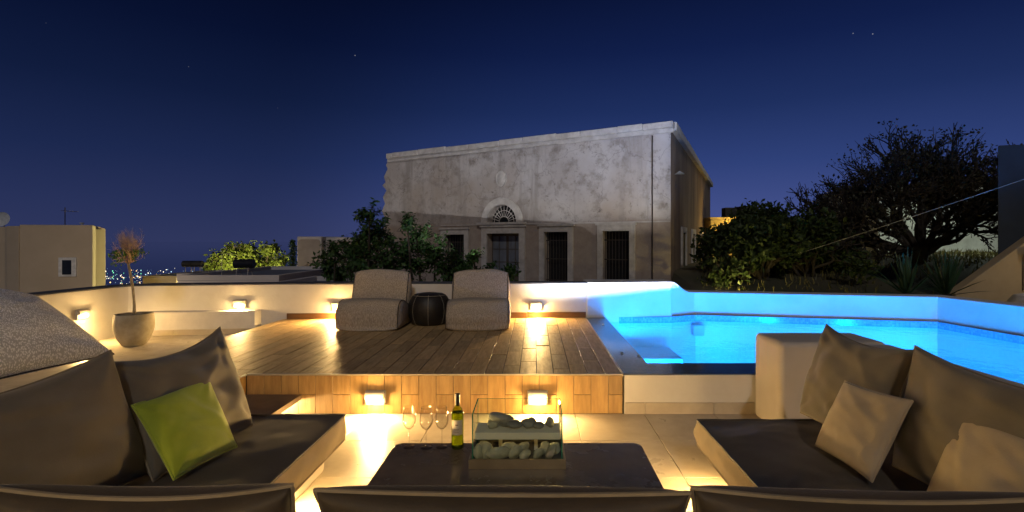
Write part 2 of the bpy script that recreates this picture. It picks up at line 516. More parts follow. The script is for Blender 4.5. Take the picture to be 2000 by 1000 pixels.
# front riser: upright tiles, some cut in two
def riser(xa, xb, y, parent, z1=DECK - 0.012, thick=0.010):
    x = xa; k = 0
    while x < xb - 0.02:
        w = min(TW, xb - x)
        cuts = [(0.0, z1)] if k % 2 == 0 else [(0.0, z1 * 0.5), (z1 * 0.5, z1)]
        if k in (0, 1, 2): cuts = [(0.0, z1)]
        for a, b in cuts:
            key = ('r', round(w, 3), round(b - a, 3))
            if key not in _tiles:
                o = MB().box(0, w - 0.004, 0, thick, 0, b - a - 0.004).build('tile', m_riser, bevel=0.0015, segs=1)
                _tiles[key] = o.data; bpy.data.objects.remove(o)
            inst('riser_tile', _tiles[key], (x + 0.002, y + R.uniform(-0.0008, 0.0008), a + 0.002), parent)
        x += TW; k += 1
riser(-2.50, DX1, FY, deck)
for k in range(8):   # riser facing the sofas, under the deck's forward arm
    key = ('side', 0)
    if key not in _tiles:
        o = MB().box(0, 0.010, 0, TW - 0.004, 0, DECK - 0.016).build('tile', m_riser, bevel=0.0015, segs=1)
        _tiles[key] = o.data; bpy.data.objects.remove(o)
    inst('riser_tile', _tiles[key], (-2.512, FY - 0.002 - (k + 1) * TW, 0.002), deck)
MB().box(-2.50, DX1, FY - 0.004, FY + 0.020, DECK - 0.010, DECK + 0.002).build('edge_trim', m_trim, deck, bevel=0.002)
MB().box(DX1 - 0.004, DX1 + 0.010, FY + 0.022, 7.70, DECK - 0.03, DECK + 0.003).build('edge_trim', m_trim, deck, bevel=0.002)
MB().box(-2.512, -2.492, 3.2, FY - 0.006, DECK - 0.010, DECK + 0.002).build('edge_trim', m_trim, deck, bevel=0.002)
# white riser on the deck's left side down to the upper floor
MB().box(DX0 - 0.012, DX0 - 0.001, 3.2, 7.5, MID, DECK - 0.004).build('side_panel', m_plaster, deck)

# floating step of dark stone beside the riser
m_step = mat('brown_stone', (0.20, 0.145, 0.10), (0.15, 0.105, 0.07), rough=0.45, scale=8, bump=0.05)
st_ = empty('floating_step', (-2.26, 3.95, 0))
def put(o, p):      # keep world place under an empty
    o.parent = p; o.matrix_parent_inverse = Matrix.Translation(-Vector(p.location)); return o
put(MB().box(-2.492, -2.02, 3.50, FY - 0.004, 0.125, 0.169).build('step_slab', m_step, bevel=0.004), st_)
put(MB().box(-2.492, -2.36, 3.54, FY - 0.03, 0.0, 0.122).build('step_support', m_plaster), st_)
put(MB().box(-2.34, -2.14, 4.27, 4.31, 0.098, 0.122).build('strip_light', [m_lens]), st_)
tag(st_, 'floating dark stone step with a light under it beside the deck', 'step')

def lamp(name, loc, power, col=WARM, radius=0.03, kind='POINT', rot=None, size=150, blend=0.6, parent=None):
    l = bpy.data.lights.new(name, kind)
    l.energy = power; l.color = col
    if kind == 'AREA':
        l.size = radius
    else:
        l.shadow_soft_size = radius
    if kind == 'SPOT':
        l.spot_size = rad(size); l.spot_blend = blend
    o = bpy.data.objects.new(name, l)
    C.objects.link(o)
    o.location = loc
    if rot: o.rotation_euler = rot
    if parent: o.parent = parent
    return o
lamp('step_light', (-2.24, 4.29, 0.085), 26, radius=0.015, col=(1, .78, .5))

# ================================================================== WALLS of the terrace
def thing_wall(name, poly, z0, z1, m, label, bevel=0.03, cat='wall'):
    o = MB().prism(poly, z0, z1).build(name, m, bevel=bevel, segs=3)
    return tag(o, label, cat)
# back parapet: front line from the pool block to the left corner, then forward along the left side
WZ = 0.865
front = [(0.80, 7.72), (-3.70, 7.56), (-5.58, 7.30), (-5.74, 7.22), (-5.80, 7.05), (-5.86, 5.6), (-5.95, 1.2)]
back = [(-6.25, 1.2), (-6.16, 5.6), (-6.10, 7.15), (-5.98, 7.48), (-5.66, 7.60), (-3.70, 7.88), (0.80, 8.02)]
poly = front + back
# the cap is left unpainted, dark grey
pw = empty('back_parapet', (-3, 7.7, 0))
put(MB().prism(list(reversed(poly)), -1.0, WZ - 0.012).build('wall', m_plaster, bevel=0.01, segs=2), pw)
m_cap = mat('dark_grey_cap', (0.10, 0.105, 0.12), (0.075, 0.08, 0.09), rough=0.8, scale=3)
put(MB().prism(list(reversed(poly)), WZ - 0.014, WZ + 0.004).build('cap', m_cap, bevel=0.008, segs=2), pw)
tag(pw, 'long white terrace parapet with a thin dark cap behind the deck', 'wall')
# wooden skirting against it
def skirt(xa, xb, ya, yb, z, h):
    n_ = max(1, int(round((xb - xa) / 0.9)))
    for k in range(n_):
        a = k / n_; b = (k + 1) / n_
        p = [(xa + (xb - xa) * a + .001, ya + (yb - ya) * a), (xa + (xb - xa) * b - .001, ya + (yb - ya) * b)]
        put(MB().prism([(p[0][0], p[0][1] - 0.014), (p[1][0], p[1][1] - 0.014), (p[1][0], p[1][1] + 0.02), (p[0][0], p[0][1] + 0.02)], z, z + h).build('skirting', m_skirt, bevel=0.002, segs=1), pw)
skirt(-3.66, 0.765, 7.555, 7.715, DECK, 0.085)
# low white bench-like plinth along the parapet with a tile skirting
pl = empty('plinth', (-5.1, 7.2, 0))
put(MB().prism([(-5.60, 7.13), (-4.02, 7.35), (-4.02, 7.53), (-5.60, 7.31)], MID - 0.1, 0.495).build('block', m_bench, bevel=0.012), pl)
for k in range(3):
    a, b = k / 3, (k + 1) / 3
    pa = (-5.60 + 1.58 * a + .002, 7.13 + .22 * a); pb = (-5.60 + 1.58 * b - .002, 7.13 + .22 * b)
    put(MB().prism([(pa[0], pa[1] - .012), (pb[0], pb[1] - .012), (pb[0], pb[1] + .01), (pa[0], pa[1] + .01)], MID, MID + 0.075).build('skirting', m_floor, bevel=0.002, segs=1), pl)
tag(pl, 'low white plinth along the parapet beside the potted tree', 'plinth')

# pool: block at the corner, low blue-lit parapet
blk = thing_wall('corner_block', [(0.775, 7.70), (2.10, 7.84), (2.10, 8.30), (0.775, 8.30)], -0.9, 0.872, m_plaster, 'white parapet block between deck and pool lit blue', bevel=0.02)
PF = [(2.10, 7.90), (2.52, 8.10), (5.82, 7.40), (6.02, 5.90), (6.15, 2.2), (6.2, -1.5)]
PB = [(6.5, -1.5), (6.45, 2.2), (6.32, 6.0), (6.07, 7.68), (2.6, 8.42), (2.10, 8.30)]
g = MB()
LZ = 0.69
zf = [0.87, 0.685, 0.69, 0.70, 0.70, 0.70]
# swooping shoulder between the block and the low wall
sw = [(0.0, 0.868), (0.12, 0.862), (0.24, 0.835), (0.42, 0.775), (0.58, 0.725), (0.76, 0.695), (1.0, 0.687)]
F2 = [((2.10 + 0.42 * a), (7.90 + 0.20 * a)) for a, _ in sw]; B2 = [((2.10 + 0.5 * a), (8.30 + 0.12 * a)) for a, _ in sw]
Z2 = [z for _, z in sw]
F2 += [PF[k] for k in (2, 3, 4, 5)]; B2 += [PB[k] for k in (3, 2, 1, 0)]; Z2 += [0.69, 0.70, 0.70, 0.70]
n = len(F2)
vs = []
for k in range(n):
    vs += [(F2[k][0], F2[k][1], -1.0), (F2[k][0], F2[k][1], Z2[k]), (B2[k][0], B2[k][1], Z2[k]), (B2[k][0], B2[k][1], -1.0)]
fs = []
for k in range(n - 1):
    a, b = 4 * k, 4 * k + 4
    fs += [(a, b, b + 1, a + 1), (a + 1, b + 1, b + 2, a + 2), (a + 2, b + 2, b + 3, a + 3)]
fs += [(0, 1, 2, 3), (4 * n - 1, 4 * n - 2, 4 * n - 3, 4 * n - 4)]
g.add(vs, fs)
o = g.build('pool_parapet', m_plaster, bevel=0.018, segs=2)
tag(o, 'low white parapet curving round the far side of the pool', 'wall')

# ================================================================== POOL
PZ = -0.95; WL = 0.268
edge = [(1.06, 4.845), (1.06, 7.74), (2.08, 7.80), (2.50, 7.98), (5.74, 7.30), (5.92, 5.88), (6.03, 2.6), (2.95, 2.6), (2.95, 4.845)]
pool = empty('swimming_pool', (3, 6, 0))
g = MB()
n = len(edge)
for k in range(n):
    a, b = edge[k], edge[(k + 1) % n]
    g.add([(*a, PZ), (*b, PZ), (*b, WL - 0.02), (*a, WL - 0.02)], [(0, 1, 2, 3)])
put(g.build('basin_wall', m_pool), pool)
g = MB()
for k in range(n):
    a, b = edge[k], edge[(k + 1) % n]
    g.add([(*a, WL - 0.02), (*b, WL - 0.02), (*b, DECK), (*a, DECK)], [(0, 1, 2, 3)])
put(g.build('waterline_band', m_band), pool)
g = MB(); g.add([(*p, PZ) for p in edge], [tuple(reversed(range(n)))])
put(g.build('basin_floor', m_pool), pool)
g = MB(); g.add([(*p, WL) for p in edge], [tuple(reversed(range(n)))])
put(g.build('water', m_water), pool)
# coping: ring of mosaic at deck height
outer = [(0.772, 4.45), (0.772, 7.86), (2.09, 7.92), (2.53, 8.14), (5.86, 7.42), (6.06, 5.9), (6.18, 2.2), (2.76, 2.2), (2.76, 4.45)]
g = MB()
for k in range(n):
    a, b = edge[k], edge[(k + 1) % n]; c, d = outer[k], outer[(k + 1) % n]
    g.add([(*c, DECK), (*d, DECK), (*b, DECK), (*a, DECK)], [(0, 1, 2, 3)])
put(g.build('coping', m_mosaic), pool)
# steps and seats under water
for (xa, xb, ya, yb, z) in ((1.08, 2.02, 6.95, 7.72, -0.10), (1.08, 1.75, 6.40, 6.94, -0.42), (2.55, 3.2, 5.55, 6.05, -0.28), (2.75, 3.4, 4.95, 5.40, -0.22), (2.45, 3.1, 6.07, 6.5, -0.55)):
    put(MB().box(xa, xb, ya, yb, PZ, z).build('underwater_seat', m_pool, bevel=0.02), pool)
m_skim = mat('skimmer', (0.30, 0.55, 0.55), rough=0.3)
put(MB().box(2.42, 2.58, 7.80, 7.93, WL - 0.22, WL - 0.06).build('skimmer_opening', m_skim, bevel=0.004), pool)
for (x, y) in ((0.98, 7.05), (0.93, 5.25), (1.08, 5.12)):
    g = MB().lathe([(0.0, DECK + 0.014), (0.010, DECK + 0.013), (0.017, DECK + 0.007), (0.018, DECK + 0.001)], 14, c=(x - .04, y, 0))
    put(g.build('air_valve', m_metal, smooth=True), pool)
tag(pool, 'lit blue mosaic swimming pool with dark tiled coping', 'pool')
# white front wall of the pool facing the sofas
pf = empty('pool_front_wall', (1.4, FY, 0))
put(MB().box(DX1 + 0.012, 2.76, FY, 4.80, -0.2, DECK - 0.006).build('wall_face', m_gloss_plaster, bevel=0.008), pf)
for xa, xb in ((0.78, 0.95), (0.953, 1.545), (1.548, 1.9)):
    put(MB().box(xa, xb, FY - 0.010, FY + 0.004, 0.0, 0.098).build('skirting', m_floor, bevel=0.002, segs=1), pf)
tag(pf, 'glossy cream plaster front of the raised pool', 'wall')
# underwater lamps on the near and side walls
BL = (0.0, 0.285, 1.0)
for k, (x, y, z, rz) in enumerate(((1.45, 4.862, -0.40, 0), (2.20, 4.862, -0.50, 0), (3.6, 2.617, -0.45, 0), (5.2, 2.617, -0.45, 0), (2.967, 3.8, -0.45, -90), (1.077, 5.8, -0.45, -90), (6.0, 4.2, -0.45, 90))):
    e = empty('pool_lamp', (x, y, z), rad(rz), pool); e.matrix_parent_inverse = Matrix.Translation(-Vector(pool.location))
    MB().lathe([(0.0, 0.018), (0.07, 0.016), (0.085, 0.0)], 20).build('lens', m_bluelens, e, smooth=True).rotation_euler = (rad(-90), 0, 0)
    d = Vector((0, 0.12, 0)); d.rotate(Matrix.Rotation(rad(rz), 3, 'Z'))
    lamp('pool_light', Vector((x, y, z)) + d, 380, BL, 0.08)

# ================================================================== WALL LAMPS
def wall_light(loc, rz, label, w=0.18, h=0.125, power=6.0, screws=True, fwd=0.075):
    """bulkhead lamp with an eyelid; local -Y looks away from the wall"""
    r = empty('wall_lamp', loc, rz)
    MB().box(-w / 2, w / 2, -0.035, 0.0, -h / 2, h / 2).build('housing', m_metal, r, bevel=0.008, segs=2)
    g = MB()    # eyelid over the upper half
    N = 8
    for k in range(N):
        a0, a1 = k / N * math.pi / 2, (k + 1) / N * math.pi / 2
        p0 = (-0.036 - 0.030 * math.sin(a0), h / 2 - 0.004 - h * 0.48 * (1 - math.cos(a0)))
        p1 = (-0.036 - 0.030 * math.sin(a1), h / 2 - 0.004 - h * 0.48 * (1 - math.cos(a1)))
        g.add([(-w * .46, p0[0], p0[1]), (w * .46, p0[0], p0[1]), (w * .46, p1[0], p1[1]), (-w * .46, p1[0], p1[1])], [(0, 1, 2, 3)])
        for sgn in (-1, 1):
            g.add([(sgn * w * .46, p0[0], p0[1]), (sgn * w * .46, p1[0], p1[1]), (sgn * w * .46, -0.034, p1[1]), (sgn * w * .46, -0.034, p0[1])], [(0, 1, 2, 3)])
    g.build('eyelid', m_metal, r, smooth=True)
    MB().box(-w * .40, w * .40, -0.046, -0.030, -h * .40, 0.0).build('lens', m_lens, r, bevel=0.008, segs=3)
    if screws:
        for sx in (-1, 1):
            for sz in (-1, 1):
                s = MB().lathe([(0.0, 0.004), (0.0045, 0.003), (0.0055, 0.0)], 8).build('screw', m_dark, r, smooth=True)
                s.location = (sx * w * .455, -0.0355, sz * h * .40); s.rotation_euler = (rad(90), 0, 0)
    lamp('wall_lamp_glow', (0, -0.10, -h * .25), power * .42, radius=0.03, parent=r)
    ll = lamp('wall_lamp_light', (0, -0.068, -h * .20), power * 1.1, radius=w * .8, kind='AREA', rot=(rad(-58), 0, 0), parent=r)
    ll.data.shape = 'RECTANGLE'; ll.data.size_y = 0.035; ll.data.spread = rad(180)
    tag(r, label, 'wall lamp', 'wall lamps round the terrace')
    return r
wa = math.atan2(0.16, 4.5)
wall_light((-4.30, 7.473, 0.580), wa + .1, 'small lit wall lamp on the white parapet above the plinth', power=16)
wall_light((-2.91, 7.586, 0.535), wa, 'lit wall lamp half hidden behind the square-fronted lounge chair', power=44)
wall_light((0.015, 7.690, 0.525), wa, 'lit wall lamp on the parapet between lounge chair and pool', power=38)
wall_light((-5.815, 6.55, 0.56), rad(90) + .03, 'lit wall lamp on the parapet left of the potted tree', power=14)
wall_light((-1.376, FY - 0.001, 0.146), 0, 'lit riser lamp with four screws on the wood-tiled deck front', w=0.175, h=0.125, power=34, fwd=0.09)
wall_light((0.022, FY - 0.001, 0.146), 0, 'lit riser lamp on the deck front seen through the glass fireplace', w=0.175, h=0.125, power=34, fwd=0.09)

# ================================================================== FURNITURE
# ---- masonry sofas (built in)
def masonry(name, boxes, label, bevel=0.045):
    e = empty(name, boxes[0][1][:2] + (0,))
    for nm, (x, y, x1, y1, z0, z1) in boxes:
        put(MB().box(x, x1, y, y1, z0, z1).build(nm, m_sofa_plaster, bevel=bevel, segs=4), e)
    return tag(e, label, 'sofa')
masonry('masonry_sofa', [('base', (-2.24, 1.0, -1.37, 3.36, -0.02, 0.205)), ('back', (-2.74, 0.9, -2.25, 3.40, -0.02, 0.71))], 'built-in plaster sofa base under the green pillow')
masonry('masonry_sofa', [('base', (1.20, 1.0, 2.19, 3.22, -0.02, 0.205)), ('back', (2.20, 0.9, 2.745, 3.96, -0.02, 0.705)), ('arm', (1.895, 3.965, 2.745, 4.432, -0.02, 0.71))], 'built-in plaster sofa base with broad rounded arm beside the pool')
masonry('masonry_sofa', [('base', (-1.36, 1.02, 1.19, 1.72, -0.02, 0.205)), ('back', (-1.36, 0.72, 1.19, 1.01, -0.02, 0.70))], 'built-in plaster sofa base nearest the viewer')

# lamps recessed in the sofa bases
def base_lamp(loc, rz, label, power):
    r = empty('recessed_lamp', loc, rz)
    MB().box(-0.10, 0.10, -0.012, 0.0, -0.035, 0.035).build('frame', m_metal, r, bevel=0.004)
    MB().box(-0.085, 0.085, -0.016, -0.010, -0.022, 0.022).build('lens', m_lens, r, bevel=0.003)
    lamp('recessed_glow', (0, -0.06, 0), power * .6, radius=0.02, parent=r)
    ll = lamp('recessed_light', (0, -0.022, -0.005), power * 1.2, radius=0.17, kind='AREA', rot=(rad(-55), 0, 0), parent=r)
    ll.data.shape = 'RECTANGLE'; ll.data.size_y = 0.03
    tag(r, label, 'lamp', 'lamps recessed in the sofa bases')
base_lamp((-1.369, 2.72, 0.12), rad(90), 'recessed lamp glowing low under the green pillow sofa', 30)
base_lamp((1.199, 2.86, 0.12), rad(-90), 'recessed lamp glowing low under the poolside sofa', 30)

# ---- seat mattresses
def mattress(x0, x1, y0, y1, z0, z1, label, seed, nx=40, ny=60):
    rs = random.Random(seed)
    g = MB()
    e = empty('seat_mattress', ((x0 + x1) / 2, (y0 + y1) / 2, z0))
    # top sheet with a gentle crown, wrinkles and rounded rim
    def topz(u, v):
        U, V = abs(2 * u - 1), abs(2 * v - 1)
        crown = 0.016 * (1 - U ** 4) * (1 - V ** 4)
        p = Vector(((x0 + (x1 - x0) * u) * 3.2 + seed, (y0 + (y1 - y0) * v) * 3.2, 0))
        wr = 0.010 * noise.noise(p) + 0.006 * abs(noise.noise(Vector((p.x * 2.3 + p.y * 1.4, p.y * 3.4 - p.x * 1.1, 5 + seed)))) - 0.002
        rim = min(1.0, 8 * (1 - max(U, V)))
        return z1 - 0.012 + crown + wr * rim
    vs, fs = [], []
    for j in range(ny + 1):
        for i in range(nx + 1):
            u, v = i / nx, j / ny
            vs.append((x0 + (x1 - x0) * u, y0 + (y1 - y0) * v, topz(u, v)))
    for j in range(ny):
        for i in range(nx):
            a = j * (nx + 1) + i
            fs.append((a, a + 1, a + nx + 2, a + nx + 1))
    g.add(vs, fs)
    put(g.build('top_panel', m_seat, smooth=True, angle=rad(80)), e)
    # side skirt, gathered in soft folds
    loop = []
    def seg(a, b, n_):
        for k in range(n_):
            loop.append((a[0] + (b[0] - a[0]) * k / n_, a[1] + (b[1] - a[1]) * k / n_))
    seg((x0, y0), (x1, y0), 30); seg((x1, y0), (x1, y1), 70); seg((x1, y1), (x0, y1), 30); seg((x0, y1), (x0, y0), 70)
    cx, cy = (x0 + x1) / 2, (y0 + y1) / 2
    vs, fs = [], []
    rows = 9
    n_ = len(loop)
    for r in range(rows + 1):
        t = r / rows
        for k, (x, y) in enumerate(loop):
            fold = 0.010 * noise.noise(Vector((k * 0.33 + t * 2.2, seed * 7, t * 0.8))) + 0.012 * math.sin(math.pi * t)
            fold *= math.sin(math.pi * min(1, t * 1.02)) ** 0.5 if 0 < t < 1 else 0
            nx_ = (1 if abs(x - x1) < 1e-6 else -1 if abs(x - x0) < 1e-6 else 0)
            ny_ = (1 if abs(y - y1) < 1e-6 else -1 if abs(y - y0) < 1e-6 else 0)
            u = (x - x0) / (x1 - x0); v = (y - y0) / (y1 - y0)
            zt = topz(u, v)
            vs.append((x + nx_ * fold, y + ny_ * fold, zt + (z0 - zt) * t))
    for r in range(rows):
        for k in range(n_):
            a = r * n_ + k; b = r * n_ + (k + 1) % n_
            fs.append((a, a + n_, b + n_, b))
    g = MB(); g.add(vs, fs)
    g.add([(x0, y0, z0), (x1, y0, z0), (x1, y1, z0), (x0, y1, z0)], [(3, 2, 1, 0)])
    put(g.build('side_panel', m_seat_side, smooth=True, angle=rad(70)), e)
    for nm, zz, r_, m_ in (('piping', None, 0.0075, m_seat), ('piping', z0 + 0.006, 0.006, m_seat_side)):
        pts = []
        for k, (x, y) in enumerate(loop):
            u = (x - x0) / (x1 - x0); v = (y - y0) / (y1 - y0)
            pts.append((x, y, (topz(u, v) + 0.001 + 0.004 * noise.noise(Vector((k * .3, seed, 0)))) if zz is None else zz))
        put(MB().tube(pts, r_, 6, closed=True).build(nm, m_, smooth=True), e)
    return tag(e, label, 'mattress')
mattress(-2.22, -1.23, 1.15, 3.31, 0.21, 0.382, 'dark seat mattress under the green velvet pillow', 1)
mattress(1.02, 2.19, 1.15, 3.22, 0.21, 0.382, 'dark seat mattress under the two beige pillows', 2)
mattress(-1.20, 0.99, 1.05, 1.80, 0.21, 0.375, 'dark seat mattress nearest the viewer behind cushion backs', 3)

# ---- cushions
def cushion(name, BL_, BR_, TL_, TR_, t, m, label, cat, seed, pinch=0.06, power=0.42, wrinkle=0.016, n=40, sag=0.0, pipe=None, group=None, corner=0.0, flip=1):
    BL_, BR_, TL_, TR_ = (Vector(p) for p in (BL_, BR_, TL_, TR_))
    N = (BR_ - BL_).cross(TL_ - BL_).normalized() * flip
    up = ((TL_ + TR_) / 2 - (BL_ + BR_) / 2)
    rg_ = random.Random(seed * 13 + 1)
    ridges = []
    for k in range(7):
        th_ = rg_.uniform(0, 6.28); c_ = rg_.choice([(-.8, -.8), (.8, -.8), (-.8, .8), (.8, .8), (0, -.8), (.3, .5), (-.4, 0)])
        ridges.append((c_[0] + rg_.gauss(0, .15), c_[1] + rg_.gauss(0, .15), th_, rg_.uniform(.05, .10), rg_.uniform(.35, .75), rg_.choice([-1, 1, 1]) * wrinkle * rg_.uniform(.25, .6)))
    def pos(u, v, side):
        U, V = 2 * u - 1, 2 * v - 1
        u2 = 0.5 + 0.5 * U * (1 - pinch * (1 - V * V))
        v2 = 0.5 + 0.5 * V * (1 - pinch * (1 - U * U))
        p = (BL_ * (1 - u2) + BR_ * u2) * (1 - v2) + (TL_ * (1 - u2) + TR_ * u2) * v2
        if sag: p -= up * sag * (1 - U * U) * max(0, V) ** 2
        f = ((1 - U * U) * (1 - V * V))
        f = max(f, 0.0) ** power
        # fuller low down, as stuffing settles
        f *= 1.0 + 0.18 * (-V) * (1 - V * V)
        q = p * 6.5 + Vector((seed * 3.1, seed * 1.7, side * 9))
        w = noise.noise(q) * wrinkle * 1.1
        # creases running in from the corners
        for cu, cv in ((-1, -1), (1, -1), (-1, 1), (1, 1)):
            du, dv = U - cu, V - cv
            d = math.hypot(du, dv)
            a = math.atan2(dv * cv * -1, du * cu * -1)
            w += wrinkle * 0.9 * math.sin(a * 9 + seed * 2 + cu * 1.3 + cv) * math.exp(-d * 2.2) * min(1, d * 2.5)
        q2 = Vector((U * 1.1 + V * 2.6 + seed, V * 1.2 - U * 0.4, seed * 5 + side))
        w += wrinkle * 0.7 * noise.noise(q2 * 1.7)
        for ru, rv, th_, sg_, ln_, am_ in ridges:
            a_ = (U - ru) * math.cos(th_) + (V - rv) * math.sin(th_); b_ = -(U - ru) * math.sin(th_) + (V - rv) * math.cos(th_) + .18 * a_ * a_
            w += am_ * math.exp(-(b_ / sg_) ** 2 - (a_ / ln_) ** 2)
        ed = min(1.0, 3.2 * min(1 - abs(U), 1 - abs(V)))
        return p + N * (side * (t / 2) * f + w * ed)
    g = MB()
    idx = {}
    vs = []
    # denser towards the seams
    par = [0.5 - 0.5 * math.cos(math.pi * (k / n)) for k in range(n + 1)]
    par = [0.55 * a + 0.45 * k / n for k, a in enumerate(par)]
    for side in (1, -1):
        for j in range(n + 1):
            for i in range(n + 1):
                e_ = i in (0, n) or j in (0, n)
                if side == -1 and e_:
                    idx[(side, i, j)] = idx[(1, i, j)]
                    continue
                idx[(side, i, j)] = len(vs)
                vs.append(pos(par[i], par[j], side))
    fs = []
    for side in (1, -1):
        for j in range(n):
            for i in range(n):
                q = [idx[(side, i, j)], idx[(side, i + 1, j)], idx[(side, i + 1, j + 1)], idx[(side, i, j + 1)]]
                fs.append(tuple(q if side * flip == 1 else reversed(q)))
    g.add(vs, fs)
    o = g.build(name, m, smooth=True, angle=rad(75))
    loop = [(i, 0) for i in range(n)] + [(n, j) for j in range(n)] + [(i, n) for i in range(n, 0, -1)] + [(0, j) for j in range(n, 0, -1)]
    pts = [vs[idx[(1, i, j)]] for i, j in loop]
    MB().tube(pts, 0.0056, 5, closed=True).build('piping', pipe or m_pipe, o, smooth=True)
    return tag(o, label, cat, group)

BC = 'large taupe back cushions'
# left sofa
cushion('back_cushion', (-1.76, 2.36, .39), (-1.70, 3.08, .39), (-2.04, 2.36, .945), (-1.985, 3.225, .955), 0.24, m_cush, 'taupe back cushion standing behind the green pillow near the deck', 'cushion', 1, sag=0.10, group=BC, wrinkle=0.022)
cushion('back_cushion', (-1.96, 1.52, .39), (-1.83, 2.45, .40), (-2.13, 1.50, .93), (-1.99, 2.40, .985), 0.27, m_cush, 'taupe back cushion below the grey patterned pillow', 'cushion', 2, sag=0.05, group=BC)
# right sofa
cushion('back_cushion', (1.70, 3.28, .40), (1.72, 2.55, .395), (1.915, 3.365, .95), (1.97, 2.62, .94), 0.24, m_cush, 'taupe back cushion next to the plaster arm by the pool', 'cushion', 3, sag=0.07, group=BC, wrinkle=0.021, flip=1)
cushion('back_cushion', (1.76, 2.52, .395), (1.77, 1.66, .395), (1.93, 2.60, .965), (1.99, 1.64, .94), 0.26, m_cush, 'taupe back cushion behind the beige pillow at the picture edge', 'cushion', 4, sag=0.05, group=BC)
# near sofa, seen from behind
cushion('back_cushion', (-1.12, 1.30, .39), (-0.54, 1.30, .39), (-1.19, 1.10, .972), (-0.535, 1.13, .960), 0.22, m_seat, 'dark cushion back at the lower edge left of the coffee table', 'cushion', 5, sag=0.030, group=BC, power=0.34, wrinkle=0.010)
cushion('back_cushion', (-0.47, 1.32, .39), (0.32, 1.32, .39), (-0.49, 1.14, .945), (0.345, 1.14, .938), 0.20, m_seat, 'dark cushion back at the lower edge in front of the coffee table', 'cushion', 6, sag=-0.012, group=BC, power=0.34, wrinkle=0.011)
cushion('back_cushion', (0.38, 1.32, .39), (1.13, 1.32, .39), (0.352, 1.15, .945), (1.20, 1.13, .935), 0.22, m_seat, 'dark cushion back at the lower edge before the two beige pillows', 'cushion', 7, sag=0.02, group=BC, power=0.34, wrinkle=0.011)
# throw pillows
cushion('throw_pillow', (-1.655, 2.345, .405), (-1.585, 2.72, .405), (-1.87, 2.375, .735), (-1.79, 2.80, .755), 0.13, m_green, 'lime green velvet pillow tilted on the dark sofa', 'pillow', 8, pinch=0.045, wrinkle=0.011, pipe=m_green)
BG = 'beige throw pillows'
cushion('throw_pillow', (1.50, 2.74, .405), (1.53, 2.325, .405), (1.69, 2.79, .735), (1.74, 2.36, .76), 0.14, m_beige, 'whole beige throw pillow on the sofa by the pool', 'pillow', 9, pinch=0.05, wrinkle=0.011, pipe=m_beige, group=BG)
cushion('throw_pillow', (1.63, 2.15, .405), (1.66, 1.72, .405), (1.80, 2.16, .785), (1.84, 1.72, .77), 0.14, m_beige, 'beige throw pillow cut off by the picture edge', 'pillow', 10, pinch=0.05, wrinkle=0.011, pipe=m_beige, group=BG)

# patterned floor cushion lying on the sofa back
m_pat = bpy.data.materials.new('grey_leaf_print'); m_pat.use_nodes = True
t = m_pat.node_tree; b = t.nodes['Principled BSDF']; b.inputs['Roughness'].default_value = 0.85
tcn = t.nodes.new('ShaderNodeTexCoord'); mp = t.nodes.new('ShaderNodeMapping')
mp.inputs['Scale'].default_value = (150, 150, 64); mp.inputs['Rotation'].default_value = (0.3, 0.5, 0.4)
t.links.new(tcn.outputs['Object'], mp.inputs[0])
v = t.nodes.new('ShaderNodeTexVoronoi'); v.inputs['Scale'].default_value = 1.0; t.links.new(mp.outputs[0], v.inputs['Vector'])
rp = t.nodes.new('ShaderNodeValToRGB')
rp.color_ramp.elements[0].position = 0.36; rp.color_ramp.elements[0].color = (0.93, 0.94, 0.95, 1)
rp.color_ramp.elements[1].position = 0.52; rp.color_ramp.elements[1].color = (0.52, 0.53, 0.54, 1)
t.links.new(v.outputs['Distance'], rp.inputs[0]); t.links.new(rp.outputs[0], b.inputs['Base Color'])
pc = cushion('floor_cushion', (-2.80, 2.30, .775), (-2.60, 3.16, .80), (-3.20, 2.46, 1.37), (-3.02, 3.10, 1.16), 0.26, m_pat, 'large grey leaf-print cushion lying on the plaster sofa back', 'cushion', 11, pinch=0.05, wrinkle=0.013, pipe=m_seat)
m_tag = mat('turquoise_label', (0.05, 0.45, 0.45), rough=0.6)
bv = max((v_ for v_ in pc.data.vertices if v_.normal.x > 0), key=lambda v_: -abs(v_.co.y - 2.42) - abs(v_.co.z - .90))
tg = MB().box(-.028, .028, -.001, .001, -.022, .022).build('fabric_tag', m_tag, pc)
tg.location = bv.co + bv.normal * .004; tg.rotation_mode = 'QUATERNION'; tg.rotation_quaternion = bv.normal.to_track_quat('Y', 'Z')

